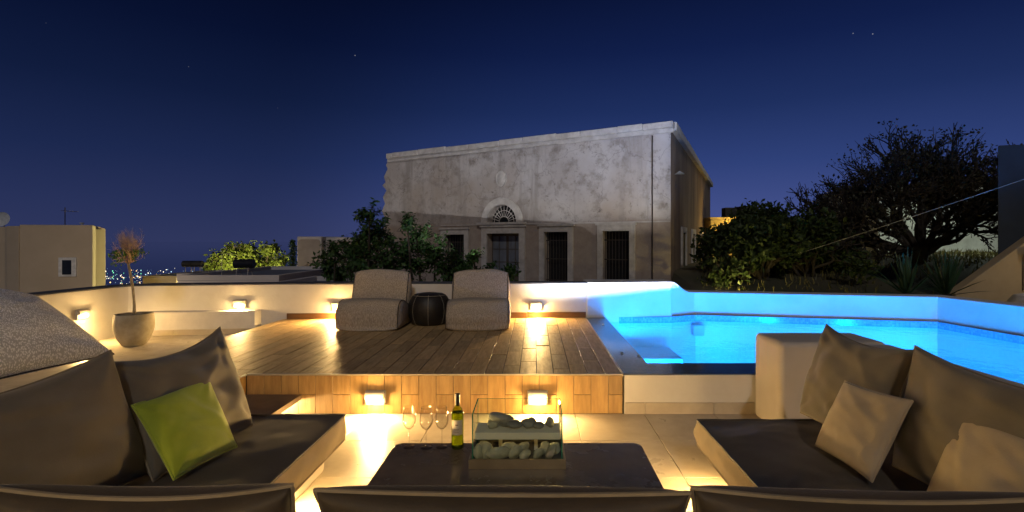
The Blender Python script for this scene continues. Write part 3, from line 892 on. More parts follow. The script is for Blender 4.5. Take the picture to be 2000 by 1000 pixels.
# ---- lounge chairs
m_loung = mat('woven_taupe_fabric', (0.56, 0.48, 0.37), (0.33, 0.275, 0.21), rough=0.9, scale=120, stretch=(1, 1, 0.22), lo=0.38, hi=0.62, bump=0.25, bscale=200, coord='obj', detail=2)
m_lpipe = mat('dark_seam', (0.07, 0.055, 0.04), rough=0.8)
def lounge(loc, rz, label, w=0.80, front_h=0.36, round_front=0.0, seed=0):
    r = empty('lounge_chair', loc, rz)
    # side profile (y backwards, z up): one soft wedge
    f0 = 0.05 + round_front
    seat_prof = [(0.03 + f0 * .35, 0.0), (0.0, 0.06 + f0 * .25), (-0.005, 0.20), (0.035 + f0 * .4, front_h - 0.035), (0.11 + f0 * .6, front_h + 0.010), (0.24 + f0, front_h + 0.012), (0.42, front_h - 0.035), (0.60, front_h - 0.095), (0.72, 0.18), (0.76, 0.06), (0.74, 0.0)]
    back_prof = [(0.50, 0.06), (0.46, 0.16), (0.475, 0.27), (0.545, 0.45), (0.615, 0.655), (0.64, 0.715), (0.685, 0.725), (0.735, 0.70), (0.80, 0.50), (0.86, 0.25), (0.88, 0.06), (0.85, 0.0), (0.55, 0.0)]
    for nm, prof, wid, puff in (('seat', seat_prof, w, 0.055), ('backrest', back_prof, w * 0.95, 0.034)):
        # subdivide the profile smoothly
        P = [Vector((0, a, b_)) for a, b_ in prof]
        pts = []
        m_ = len(P)
        for k in range(m_):
            p0, p1, p2, p3 = P[k - 1], P[k], P[(k + 1) % m_], P[(k + 2) % m_]
            for s in range(4):
                tt = s / 4
                q = 0.5 * ((2 * p1) + (p2 - p0) * tt + (2 * p0 - 5 * p1 + 4 * p2 - p3) * tt ** 2 + (-p0 + 3 * p1 - 3 * p2 + p3) * tt ** 3)
                q.z = max(q.z, 0.002)
                pts.append(q)
        cen = sum(pts, Vector()) / len(pts)
        NX = 22
        vs, fs = [], []
        for i in range(NX + 1):
            u = -1 + 2 * i / NX
            u2 = math.copysign(abs(u) ** 0.8, u)
            s_in = 1 - 0.06 * abs(u2) ** 6
            pf_ = 1 + puff * 2.2 * (1 - u2 ** 2)
            for p in pts:
                d = (p - cen)
                wob = 0.011 * noise.noise(Vector((u2 * 2 + seed, p.y * 5, p.z * 5)))
                q = cen + d * (s_in * pf_) + d.normalized() * wob
                vs.append((u2 * wid / 2, q.y, max(q.z, 0.002)))
        m_ = len(pts)
        for i in range(NX):
            for k in range(m_):
                a = i * m_ + k; b_ = i * m_ + (k + 1) % m_
                fs.append((a, a + m_, b_ + m_, b_))
        # domed sides
        for end, i in ((-1, 0), (1, NX)):
            base = i * m_
            c0 = len(vs)
            for k in range(m_):
                p = Vector(vs[base + k]); q = Vector((p.x, cen.y, cen.z)).lerp(p, 0.6); q.x += end * 0.022
                vs.append(q)
            ce = len(vs); vs.append((end * (wid / 2 + 0.028), cen.y, cen.z))
            for k in range(m_):
                k2 = (k + 1) % m_
                f = (base + k, base + k2, c0 + k2, c0 + k); f2 = (c0 + k, c0 + k2, ce)
                fs += [f if end == -1 else tuple(reversed(f)), f2 if end == -1 else tuple(reversed(f2))]
        o = MB().add(vs, fs).build(nm, m_loung, r, smooth=True, angle=rad(70))
        for i in (0, NX):
            MB().tube([vs[i * m_ + k] for k in range(m_)], 0.0065, 5, closed=True).build('seam', m_lpipe, o, smooth=True)
    return tag(r, label, 'lounge chair', 'soft lounge chairs on the deck')
lounge((-2.17, 6.58, DECK), rad(-1), 'woven taupe lounge chair left of the black pouf, front square', seed=1)
lounge((-0.745, 6.56, DECK), rad(1.5), 'woven taupe lounge chair right of the black pouf, front rounded', round_front=0.09, seed=5)

# ---- pouf
m_pouf = mat('black_leather', (0.020, 0.017, 0.014), rough=0.5, scale=20, bump=0.2, bscale=90)
m_stitch = mat('pale_stitching', (0.55, 0.48, 0.36), rough=0.8)
pf_ = empty('pouf', (-1.475, 7.15, DECK))
g = MB(); seg = 48
prof = [(0.0, 0.0), (0.20, 0.0), (0.245, 0.02), (0.285, 0.11), (0.296, 0.20), (0.285, 0.29), (0.245, 0.375), (0.215, 0.405), (0.19, 0.418), (0.10, 0.432), (0.0, 0.436)]
g.lathe(prof, seg)
o = g.build('body', m_pouf, pf_, smooth=True, angle=rad(60))
for k in range(8):
    a = 2 * math.pi * k / 8 + rad(-82)
    MB().tube([((r + 0.002) * math.cos(a), (r + 0.002) * math.sin(a), z) for r, z in prof[1:9]], 0.0022, 4).build('stitching', m_stitch, o)
MB().tube([(0.222 * math.cos(2 * math.pi * k / 40), 0.222 * math.sin(2 * math.pi * k / 40), 0.402) for k in range(40)], 0.003, 4, closed=True).build('stitching', m_stitch, o)
tag(pf_, 'round black leather pouf with pale stitching between the lounge chairs', 'pouf')

# ---- coffee table
m_table = mat('dark_stone_top', (0.20, 0.155, 0.105), (0.125, 0.096, 0.066), rough=0.25, scale=5, detail=8, bump=0.03, bscale=30, rvar=0.08, spec=0.3)
tb = empty('coffee_table', (-0.12, 2.5, 0))
def rrect(x0, x1, y0, y1, r, n_=6):
    p = []
    for cx, cy, a0 in ((x1 - r, y1 - r, 0), (x0 + r, y1 - r, 90), (x0 + r, y0 + r, 180), (x1 - r, y0 + r, 270)):
        for k in range(n_ + 1):
            a = rad(a0 + 90 * k / n_); p.append((cx + r * math.cos(a), cy + r * math.sin(a)))
    return p
TX0, TX1, TY0, TY1, TZ = -0.825, 0.625, 1.95, 3.04, 0.30
put(MB().prism(rrect(TX0, TX1, TY0, TY1, 0.05), TZ - 0.045, TZ).build('table_top', m_table, bevel=0.004), tb)
put(MB().prism(rrect(TX0 + .16, TX1 - .16, TY0 + .14, TY1 - .14, 0.04), 0.0, TZ - 0.047).build('pedestal', m_sofa_plaster, bevel=0.01), tb)
tag(tb, 'low dark stone coffee table with rounded corners', 'table')

# ---- wine glasses and bottle
m_wg = clear_glass('clear_wine_glass', (0.97, 0.97, 0.96), ior=1.9, rough=0.02)
t = m_wg.node_tree
lw = t.nodes.new('ShaderNodeLayerWeight'); lw.inputs['Blend'].default_value = 0.22
rp = t.nodes.new('ShaderNodeValToRGB'); rp.color_ramp.elements[0].color = (.97, .97, .96, 1); rp.color_ramp.elements[1].color = (.50, .46, .36, 1); rp.color_ramp.elements[0].position = .15
t.links.new(lw.outputs['Facing'], rp.inputs[0])
t.links.new(rp.outputs[0], [n for n in t.nodes if n.type == 'BSDF_TRANSPARENT'][0].inputs[0])
bowl_o = [(0.0045, 0.100), (0.012, 0.106), (0.027, 0.120), (0.036, 0.140), (0.0385, 0.160), (0.0365, 0.190), (0.0315, 0.220), (0.0290, 0.236)]
bowl_i = [(0.0282, 0.2365), (0.0303, 0.220), (0.0352, 0.190), (0.0372, 0.160), (0.0347, 0.141), (0.0258, 0.1225), (0.011, 0.1090), (0.0, 0.1075)]
gp = [(0.0, 0.0), (0.033, 0.0), (0.0335, 0.002), (0.030, 0.0035), (0.015, 0.006), (0.006, 0.012), (0.0036, 0.025), (0.0033, 0.085)] + bowl_o + bowl_i
gm = MB().lathe(gp, 32).build('wine_glass', m_wg, smooth=True, angle=rad(80))
tag(gm, 'empty stemmed wine glass farthest from the green bottle', 'wine glass', 'wine glasses on the coffee table')
gm.location = (-0.731, 2.975, TZ + 0.0006)
for (x, y, lab) in ((-0.630, 2.965, 'empty stemmed wine glass in the middle of the three'), (-0.541, 2.975, 'empty stemmed wine glass right beside the green bottle')):
    o = gm.copy(); C.objects.link(o); o.location = (x, y, TZ + 0.0006); o['label'] = lab
bt = empty('wine_bottle', (-0.449, 2.965, TZ + 0.0006))
m_bg = clear_glass('green_bottle_glass', (0.66, 0.76, 0.12), ior=1.5, rough=0.02)
m_wine = bpy.data.materials.new('white_wine_in_green_glass'); m_wine.use_nodes = True
b = m_wine.node_tree.nodes['Principled BSDF']; b.inputs['Base Color'].default_value = (0.66, 0.74, 0.06, 1); b.inputs['Roughness'].default_value = 0.05
b.inputs['Transmission Weight'].default_value = 0.9; b.inputs['IOR'].default_value = 1.36
bp = [(0.0, 0.004), (0.030, 0.0), (0.0345, 0.004), (0.0350, 0.012), (0.0350, 0.195), (0.0335, 0.212), (0.026, 0.228), (0.017, 0.240), (0.0140, 0.252), (0.0132, 0.300), (0.0145, 0.303), (0.0145, 0.310), (0.0, 0.312)]
MB().lathe(bp, 32).build('glass_body', m_bg, bt, smooth=True, angle=rad(60))
wp = [(0.0, 0.014), (0.031, 0.012), (0.0325, 0.020), (0.0325, 0.194), (0.031, 0.208), (0.0, 0.209)]
MB().lathe(wp, 32).build('wine', m_wine, bt, smooth=True, angle=rad(60))
m_foil = mat('dark_foil', (0.018, 0.014, 0.012), rough=0.35)
MB().lathe([(0.0146, 0.246), (0.0142, 0.252), (0.0138, 0.300), (0.0152, 0.302), (0.0152, 0.313), (0.0, 0.315)], 24).build('foil_cap', m_foil, bt, smooth=True)
m_label = mat('pale_paper_label', (0.62, 0.57, 0.46), (0.56, 0.50, 0.40), rough=0.8, scale=30)
m_ink = mat('brown_print', (0.20, 0.12, 0.08), rough=0.8)
g = MB()
N = 20
for k in range(N):
    a0 = rad(-150 + 120 * k / N); a1 = rad(-150 + 120 * (k + 1) / N)
    r = 0.0353
    g.add([(r * math.cos(a0), r * math.sin(a0), 0.085), (r * math.cos(a1), r * math.sin(a1), 0.085), (r * math.cos(a1), r * math.sin(a1), 0.170), (r * math.cos(a0), r * math.sin(a0), 0.170)], [(0, 1, 2, 3)])
lb = g.build('paper_label', m_label, bt, smooth=True)
for z0, z1, aa in ((0.140, 0.146, 14), (0.118, 0.1205, 24), (0.110, 0.112, 20), (0.100, 0.102, 22)):
    g = MB()
    for k in range(8):
        a0 = rad(-90 - aa + 2 * aa * k / 8); a1 = rad(-90 - aa + 2 * aa * (k + 1) / 8); r = 0.0355
        g.add([(r * math.cos(a0), r * math.sin(a0), z0), (r * math.cos(a1), r * math.sin(a1), z0), (r * math.cos(a1), r * math.sin(a1), z1), (r * math.cos(a0), r * math.sin(a0), z1)], [(0, 1, 2, 3)])
    g.build('print', m_ink, lb)
tag(bt, 'green bottle of white wine with dark foil and pale label', 'bottle')

# ---- glass table fireplace
fp = empty('table_fireplace', (-0.094, 2.83, TZ))
m_tray = mat('champagne_metal', (0.42, 0.34, 0.21), rough=0.35, metal=0.6)
m_sandb = mat('dark_tray_bottom', (0.09, 0.075, 0.055), rough=0.7)
m_pane = clear_glass('clear_pane', (0.93, 0.97, 0.94), ior=1.35, rough=0.0)
m_edge = mat('green_glass_edge', (0.05, 0.30, 0.20), rough=0.1)
m_burn = mat('cream_burner', (0.82, 0.76, 0.64), (0.78, 0.71, 0.58), rough=0.5)
FX0, FX1, FYa, FYb = -0.349, 0.161, 2.685, 2.985
g = MB()
z0, z1 = TZ + 0.001, TZ + 0.052
g.box(FX0, FX1, FYa, FYb, z0, z0 + 0.012).box(FX0, FX1, FYa, FYa + 0.010, z0 + 0.012, z1).box(FX0, FX1, FYb - 0.010, FYb, z0 + 0.012, z1)
g.box(FX0, FX0 + 0.010, FYa + 0.010, FYb - 0.010, z0 + 0.012, z1).box(FX1 - 0.010, FX1, FYa + 0.010, FYb - 0.010, z0 + 0.012, z1)
put(g.build('tray', m_tray), fp)
put(MB().box(FX0 + .011, FX1 - .011, FYa + .011, FYb - .011, z0 + 0.013, z0 + 0.030).build('tray_filling', m_sandb), fp)
GX0, GX1, GYa, GYb, GZ0, GZ1 = FX0 + 0.016, FX1 - 0.016, FYa + 0.016, FYb - 0.014, TZ + 0.045, TZ + 0.285
th = 0.006
def pane(x0, x1, y0, y1):
    m_ = MB().box(x0, x1, y0, y1, GZ0, GZ1)
    # narrow faces show the green of the glass
    big = 0 if (x1 - x0) < (y1 - y0) else 1
    mi = []
    for f in m_.f:
        p = [m_.v[i] for i in f]
        nrm_ = (Vector(p[1]) - Vector(p[0])).cross(Vector(p[2]) - Vector(p[0])).normalized()
        mi.append(0 if abs(nrm_[big]) > .9 else 1)
    m_.m = mi
    put(m_.build('pane', [m_pane, m_edge]), fp)
pane(GX0, GX1, GYa, GYa + th); pane(GX0, GX1, GYb - th, GYb)
pane(GX0, GX0 + th, GYa + th + .001, GYb - th - .001); pane(GX1 - th, GX1, GYa + th + .001, GYb - th - .001)
put(MB().box(GX0 + 0.008, GX1 - 0.008, GYa + 0.055, GYb - 0.060, TZ + 0.128, TZ + 0.166).build('burner', m_burn, bevel=0.003), fp)
for sx in (GX0 + 0.08, GX1 - 0.20):
    put(MB().box(sx + .05, sx + 0.07, 2.86, 2.88, z0 + 0.03, TZ + 0.127).build('burner_foot', m_burn), fp)
tag(fp, 'glass table fireplace on a champagne metal tray with cream burner', 'fireplace')
# pebbles
m_peb = mat('pale_pebble', (0.54, 0.51, 0.38), (0.36, 0.34, 0.25), rough=0.7, scale=18, bump=0.1, bscale=60, rand=0.10)
m_pebg = mat('grey_pebble', (0.34, 0.32, 0.28), (0.20, 0.19, 0.17), rough=0.6, scale=18, bump=0.1, rand=0.12)
def pebble(x, y, z, sx, sy, sz, rot, m, label, grp, seed):
    me = bpy.data.meshes.new('pebble')
    bm = bmesh.new(); bmesh.ops.create_icosphere(bm, subdivisions=3, radius=1)
    for v_ in bm.verts:
        k = 1 + 0.30 * noise.noise(v_.co * 1.2 + Vector((seed * 3.3, seed, 0))) + 0.04 * noise.noise(v_.co * 4 + Vector((seed, 0, 0)))
        v_.co = v_.co * k; v_.co.x *= sx; v_.co.y *= sy; v_.co.z *= sz
    bm.to_mesh(me); bm.free()
    me.materials.append(m)
    me.polygons.foreach_set('use_smooth', [True] * len(me.polygons))
    o = bpy.data.objects.new('pebble', me); C.objects.link(o)
    o.location = (x, y, z); o.rotation_euler = rot
    tag(o, label, 'pebble', grp)
PG = 'pebbles in the glass fireplace'
zb = z0 + 0.030
lower = [(-0.300, .025, .04, .042, 'greenish pebble at the tray corner nearest the bottle'), (-0.262, .026, .04, .045, 'upright pale pebble second from the bottle end of the tray'), (-0.195, .055, .036, .039, 'largest oval cream pebble behind the front glass'),
         (-0.108, .034, .038, .043, 'triangular pale pebble in the middle of the tray'), (-0.052, .030, .034, .030, 'small cream pebble under the burner right of the triangular one'), (0.018, .031, .034, .034, 'round cream pebble low in the tray towards the pool end'), (0.085, .035, .036, .043, 'tall pale pebble at the pool end of the tray')]
for k, (x, a, b_, c, lab) in enumerate(lower):
    pebble(x, GYa + 0.036 + (k % 2) * 0.006, zb + c * 0.85, a * 1.22, b_ * .62, c, (0.1 * k, 0.15 * ((k % 3) - 1), 0.2 * k), m_peb, lab, PG, k + 1)
for k, (x, lab) in enumerate(((-0.28, 'half-hidden pebble behind the bottle-end pebbles'), (-0.15, 'half-hidden pebble behind the largest oval one'), (-0.07, 'half-hidden pebble behind the triangular one'), (0.05, 'half-hidden pebble behind the round one'), (0.10, 'half-hidden pebble behind the pool-end one'))):
    pebble(x, GYa + 0.095, zb + .034, .046, .026, .040, (.2 * k, .1, .5 * k), m_peb, lab, PG, 40 + k)
zt = TZ + 0.166
upper_ = [(-0.235, 2.83, .030, .035, .026, 0.0, 'curved pale pebble on the burner at the bottle end'), (-0.185, 2.84, .075, .040, .033, 0.30, 'big tilted grey pebble topping the burner'), (-0.115, 2.83, .050, .034, .020, 0.12, 'flat dark pebble beside the big tilted one'),
          (-0.035, 2.835, .045, .034, .026, -0.05, 'banded dark pebble on the burner past its middle'), (0.020, 2.835, .040, .030, .016, 0.0, 'thin flat dark pebble on the burner'), (0.082, 2.84, .024, .024, .030, 0.0, 'upright round dark pebble at the pool end of the burner')]
for k, (x, y, a, b_, c, ry, lab) in enumerate(upper_):
    pebble(x, y, zt + c * 0.95 + abs(math.sin(ry)) * a * .6, a, b_, c, (0, ry, 0.3 * k), m_peb if k == 0 else m_pebg, lab, PG, 20 + k)

# ---- potted tree
pt = empty('potted_tree', (-5.09, 6.50, MID))
m_pot = mat('aged_cream_clay', (0.50, 0.45, 0.35), (0.33, 0.29, 0.20), rough=0.85, scale=5, detail=8, bump=0.25, bscale=25)
m_soil = mat('soil', (0.05, 0.035, 0.022), rough=1, scale=30, bump=0.5)
m_twig = mat('reddish_twig', (0.68, 0.52, 0.38), (0.54, 0.36, 0.25), rough=0.9, scale=20, island=True)
m_trunk = mat('pale_bark', (0.34, 0.29, 0.20), (0.22, 0.18, 0.12), rough=0.9, scale=25, bump=0.4)
m_leafg = mat('fresh_green_leaf', (0.10, 0.22, 0.03), (0.06, 0.15, 0.02), rough=0.6, scale=12, island=True, translucent=0.3)
MB().lathe([(0.0, 0.0), (0.10, 0.0), (0.128, 0.015), (0.178, 0.10), (0.212, 0.21), (0.216, 0.30), (0.204, 0.395), (0.198, 0.405), (0.184, 0.40), (0.186, 0.36), (0.0, 0.355)], 40).build('pot', m_pot, pt, smooth=True, angle=rad(50))
MB().lathe([(0.0, 0.372), (0.10, 0.374), (0.184, 0.366)], 30).build('soil', m_soil, pt, smooth=True)
rt = random.Random(5)
top = Vector((-0.075, 0.0, 1.05))
g = MB()
g.tube([(0.0, 0, 0.36), (0.0, 0.004, 0.50), (-0.018, 0.006, 0.70), (-0.045, 0.0, 0.90), top], [0.020, 0.016, 0.014, 0.014, 0.013], 8)
g.tube([(0.0, 0, 0.40), (0.025, -0.01, 0.43), (0.03, -0.012, 0.455)], [0.010, 0.007, 0.004], 6)
g.build('trunk', m_trunk, pt, smooth=True)
g = MB(); gl = MB()
def twig(p, d, l, r, depth):
    pts = [p]; q = p.copy(); dd = d.copy()
    for s in range(3):
        dd = (dd + Vector((rt.gauss(0, .22), rt.gauss(0, .22), rt.gauss(0.05, .18)))).normalized()
        q = q + dd * l / 3; pts.append(q.copy())
    g.tube(pts, [r, r * .8, r * .6, r * .4], 4)
    if depth > 0:
        for k in range(rt.choice([4, 4, 5])):
            i = rt.choice([1, 2, 3])
            nd = (dd + Vector((rt.gauss(0, .7), rt.gauss(0, .7), rt.gauss(0.35, .45)))).normalized()
            twig(pts[i], nd, l * rt.uniform(.55, .8), r * .55, depth - 1)
    elif pts[-1].z < top.z + 0.12 and rt.random() < .75:
        for k in range(3):
            c = pts[-1] + Vector((rt.gauss(0, .012), rt.gauss(0, .012), rt.gauss(0, .012)))
            a = Vector((rt.gauss(0, 1), rt.gauss(0, 1), rt.gauss(0, 1))).normalized() * .017
            b2 = a.cross(Vector((rt.gauss(0, 1), rt.gauss(0, 1), rt.gauss(0, 1)))).normalized() * .009
            gl.add([c - a, c + b2, c + a, c - b2], [(0, 1, 2, 3)])
for k in range(17):
    a = 2 * math.pi * k / 17 * 2.4
    el = rt.uniform(0.35, 1.5)
    twig(top - Vector((0, 0, rt.uniform(0, .05))), Vector((math.cos(a) * math.cos(el), math.sin(a) * math.cos(el), math.sin(el))), rt.uniform(.14, .20), 0.0062, 3)
for q_ in (g, gl): q_.v = [(top.x + (x_ - top.x) * .74, top.y + (y_ - top.y) * .8, top.z + (z_ - top.z) * 1.3) for x_, y_, z_ in q_.v]
cr_ = g.build('crown', m_twig, pt)
tag(gl.build('leaf_cluster', m_leafg, cr_), kind='stuff')
tag(pt, 'small bare reddish tree in a round cream clay pot', 'potted tree')

# ---- wall of the villa behind the viewer, with two added fill lamps
vw = empty('villa_wall', (0, -2.3, 0))
put(MB().box(-6.2, 6.4, -2.6, -2.3, -0.5, 3.2).build('wall', m_plaster, bevel=.03), vw)
for k, x in enumerate((-1.6, 2.2)):
    put(MB().box(x - .45, x + .45, -2.299, -2.27, 0.0, 2.1).build('door', mat('dark_glass_door', (.03, .03, .035), rough=.1), bevel=.01), vw)
tag(vw, 'white villa wall behind the seating area', 'wall')
for k, (x, lab) in enumerate(((-2.9, 'added fill lamp on the villa wall left of centre'), (1.2, 'added fill lamp on the villa wall right of centre'))):
    e = empty('fill_lamp', (x, -2.3, 2.35))
    MB().box(-.09, .09, .0, .05, -.06, .06).build('housing', m_metal, e, bevel=.01)
    MB().box(-.075, .075, .051, .062, -.05, .05).build('lens', m_lens, e, bevel=.004)
    lamp('fill_light', (0, .16, 0), 130 if k == 0 else 50, WARM, .06, parent=e)
    tag(e, lab, 'porch lamp', 'added fill lamps on the villa wall')

# ================================================================== OLD STONE BUILDING
Cx, Cy = 4.24, 16.0
ux, uy = -0.8664, 0.4994          # along the facade, to the far left
vx, vy = 0.383, 0.924             # along the side wall, backwards
nx_, ny_ = -0.4994, -0.8664       # facade outward normal
def S(px):
    k = (px - 1045) / 1000
    return (Cx - Cy * k) / (0.8664 + 0.4994 * k)
def SZ(px, py):
    s = S(px); return s, 1.5 - (py - 470) / 1000 * (Cy + uy * s)
def fac(s, z, o=0.0):
    return (Cx + ux * s + nx_ * o, Cy + uy * s + ny_ * o, z)

m_fac = bpy.data.materials.new('stained_old_plaster'); m_fac.use_nodes = True
t = m_fac.node_tree; b = t.nodes['Principled BSDF']; b.inputs['Roughness'].default_value = 0.95
geo = t.nodes.new('ShaderNodeNewGeometry')
def nz(scale, detail=6, rough=0.6, st=(1, 1, 1)):
    mp = t.nodes.new('ShaderNodeMapping'); mp.inputs['Scale'].default_value = st
    t.links.new(geo.outputs['Position'], mp.inputs[0])
    n_ = t.nodes.new('ShaderNodeTexNoise'); n_.inputs['Scale'].default_value = scale; n_.inputs['Detail'].default_value = detail; n_.inputs['Roughness'].default_value = rough
    t.links.new(mp.outputs[0], n_.inputs['Vector']); return n_.outputs[0]
def rng(x, a, b_, c=0, d=1):
    m_ = t.nodes.new('ShaderNodeMapRange'); 
    for i, v_ in ((1, a), (2, b_), (3, c), (4, d)): m_.inputs[i].default_value = v_
    t.links.new(x, m_.inputs[0]); return m_.outputs[0]
def mixc(f, a, b_):
    m_ = t.nodes.new('ShaderNodeMix'); m_.data_type = 'RGBA'
    t.links.new(f, m_.inputs[0])
    for i, c in ((6, a), (7, b_)):
        if isinstance(c, tuple): m_.inputs[i].default_value = (*c, 1)
        else: t.links.new(c, m_.inputs[i])
    return m_.outputs[2]
base = mixc(rng(nz(0.55, 7), .38, .62), (0.60, 0.56, 0.53), (0.46, 0.41, 0.375))
base = mixc(rng(nz(0.32, 4), .47, .66), base, (0.44, 0.37, 0.31))
base = mixc(rng(nz(2.2, 8, .7), .50, .70), base, (0.285, 0.245, 0.21))
base = mixc(rng(nz(7, 5, .7), .60, .72), base, (0.19, 0.165, 0.145))
base = mixc(rng(nz(1.7, 6, .65, (1, 1, .10)), .52, .70), base, (0.33, 0.29, 0.255))
vo = t.nodes.new('ShaderNodeTexVoronoi'); vo.feature = 'DISTANCE_TO_EDGE'; vo.inputs['Scale'].default_value = .42
wv = t.nodes.new('ShaderNodeVectorMath'); wv.operation = 'ADD'
wc = t.nodes.new('ShaderNodeTexNoise'); wc.inputs['Scale'].default_value = 1.6; wc.inputs['Detail'].default_value = 6
t.links.new(geo.outputs['Position'], wc.inputs['Vector']); t.links.new(geo.outputs['Position'], wv.inputs[0]); t.links.new(wc.outputs['Color'], wv.inputs[1]); t.links.new(wv.outputs[0], vo.inputs['Vector'])
base = mixc(rng(vo.outputs['Distance'], .001, .007, .38, 0), base, (0.13, 0.11, 0.095))
# ground storey: brown render plus shadow put into the colour, with a wandering limit
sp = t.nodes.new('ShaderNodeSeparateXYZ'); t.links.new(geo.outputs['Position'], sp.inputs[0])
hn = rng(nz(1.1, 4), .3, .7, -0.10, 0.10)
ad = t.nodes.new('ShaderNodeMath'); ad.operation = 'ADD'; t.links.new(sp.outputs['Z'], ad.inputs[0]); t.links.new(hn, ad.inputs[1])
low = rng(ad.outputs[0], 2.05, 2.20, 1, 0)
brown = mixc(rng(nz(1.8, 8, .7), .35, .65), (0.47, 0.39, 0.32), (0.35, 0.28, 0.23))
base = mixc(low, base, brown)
t.links.new(base, b.inputs['Base Color'])
bp = t.nodes.new('ShaderNodeBump'); bp.inputs['Strength'].default_value = 0.5; bp.inputs['Distance'].default_value = 0.03
t.links.new(nz(9, 8, .7), bp.inputs['Height']); t.links.new(bp.outputs[0], b.inputs['Normal'])
m_stone = mat('pale_stone_trim', (0.66, 0.62, 0.57), (0.48, 0.44, 0.40), rough=0.9, scale=4, detail=8, bump=0.3, bscale=14)
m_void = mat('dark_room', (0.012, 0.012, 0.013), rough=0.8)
m_iron = mat('rusty_iron', (0.06, 0.045, 0.035), rough=0.7)
m_shut = mat('grey_blue_glazing', (0.20, 0.22, 0.25), (0.12, 0.13, 0.15), rough=0.35, scale=4, stretch=(1, 1, .3))
m_wood = mat('weathered_wood', (0.12, 0.095, 0.075), rough=0.8, scale=8)

bd = empty('old_mansion', (Cx, Cy, -3.0))
BZ = -3.5
def hole(pxa, pxb, pyt, zb=-1.6):
    sa, sb = S(pxb), S(pxa)
    zt = SZ((pxa + pxb) / 2, pyt)[1]
    return sa, sb, zb, zt
doors = {'a': hole(1178, 1230, 451), 'b': hole(1064, 1110, 453), 'c': hole(952, 1015, 456), 'd': hole(870, 908, 458)}
# fanlight arch above the middle door
ac, az0 = SZ(981.5, 434); ar = (S(953) - S(1010)) / 2; ac = (S(953) + S(1010)) / 2
arch = [(ac + ar * math.cos(a), az0 + ar * 1.0 * math.sin(a)) for a in [math.pi * k / 20 for k in range(21)]]
# outline with the broken left end
ztop = SZ(1310, 240)[1]
left = []
for px, py in ((757, 305), (760, 312), (754, 322), (757, 330), (750, 345), (753, 356), (747, 362), (755, 372), (748, 385), (752, 398), (746, 412), (753, 430), (748, 450), (752, 480)):
    left.append(SZ(px, py))
left += [(left[-1][0] + .05, 0.8), (left[-1][0], BZ)]
outl = [(0.0, BZ), (0.0, ztop)] + left
polys = [outl] + [[(h[0], h[2]), (h[1], h[2]), (h[1], h[3]), (h[0], h[3])] for h in doors.values()] + [arch]
flat = [p for pl_ in polys for p in pl_]
tri = geometry.tessellate_polygon([[Vector((p[0], p[1], 0)) for p in pl_] for pl_ in polys])
g = MB()
g.add([fac(*p) for p in flat], [tuple(f) for f in tri])
DEP = 0.32
for pl_ in polys:
    n_ = len(pl_)
    if pl_ is outl:
        for k in range(1, n_ - 1):
            p, q = pl_[k], pl_[k + 1]
            g.add([fac(*p), fac(*q), fac(*q, -0.7), fac(*p, -0.7)], [(0, 1, 2, 3)])
    else:
        for k in range(n_):
            p, q = pl_[k], pl_[(k + 1) % n_]
            g.add([fac(*p), fac(*q), fac(*q, -DEP), fac(*p, -DEP)], [(0, 1, 2, 3)])
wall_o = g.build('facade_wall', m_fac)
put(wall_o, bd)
def fbox(g, sa, sb, za, zb, o0, o1):
    vs = [fac(sa, za, o0), fac(sb, za, o0), fac(sb, za, o1), fac(sa, za, o1), fac(sa, zb, o0), fac(sb, zb, o0), fac(sb, zb, o1), fac(sa, zb, o1)]
    return g.add(vs, [(0, 1, 2, 3), (7, 6, 5, 4), (4, 5, 1, 0), (5, 6, 2, 1), (6, 7, 3, 2), (7, 4, 0, 3)])
def sub(g, name, m, parent=None, **k):
    o = g.build(name, m, **k)
    if parent is None: return put(o, bd)
    o.parent = parent; o.matrix_parent_inverse = parent.matrix_world.inverted() if False else Matrix.Translation(-Vector(bd.location)); return o
# door openings: stone surrounds, dark rooms, iron bars
for key, fr in (('a', 0.19), ('b', 0.20), ('c', 0.24), ('d', 0.20)):
    sa, sb, za, zt = doors[key]
    g = MB()
    fbox(g, sa - fr, sa - .002, za, zt + fr, 0.003, 0.07); fbox(g, sb + .002, sb + fr, za, zt + fr, 0.003, 0.07); fbox(g, sa - .001, sb + .001, zt + .002, zt + fr, 0.003, 0.068)
    fbox(g, sa - fr - .05, sb + fr + .05, zt + fr + .002, zt + fr + .07, 0.003, 0.12)
    sub(g, 'stone_surround', m_stone)
    if key == 'c':
        dr = sub(fbox(MB(), sa, sb, za, zt, -DEP - .05, -DEP + .02), 'door', m_wood)
        w = (sb - sa)
        for k in range(2):
            a = sa + .06 + k * w / 2; b_ = sa + (k + 1) * w / 2 - .06
            sub(fbox(MB(), a, b_, 0.2, zt - .10, -DEP + .022, -DEP + .03), 'pane', m_shut)
            for j in range(1, 3):
                zz = 0.2 + (zt - .3) * j / 3
                sub(fbox(MB(), a, b_, zz - .015, zz + .015, -DEP + .031, -DEP + .045), 'glazing_bar', m_wood)
            sub(fbox(MB(), (a + b_) / 2 - .015, (a + b_) / 2 + .015, 0.2, zt - .10, -DEP + .046, -DEP + .055), 'glazing_bar', m_wood)
    else:
        sub(fbox(MB(), sa, sb, za, zt, -DEP - .05, -DEP), 'doorway_back', m_void)
        nb = 8
        for k in range(nb):
            s_ = sa + (sb - sa) * (k + .5) / nb
            p0, p1 = fac(s_, za, -0.10), fac(s_, zt, -0.10)
            sub(MB().tube([p0, p1], 0.011, 5), 'iron_bar', m_iron)
        for zz in (zt - .30, zt - .95, zt - 1.7):
            sub(fbox(MB(), sa, sb, zz - .018, zz + .018, -0.125, -0.112), 'cross_bar', m_iron)
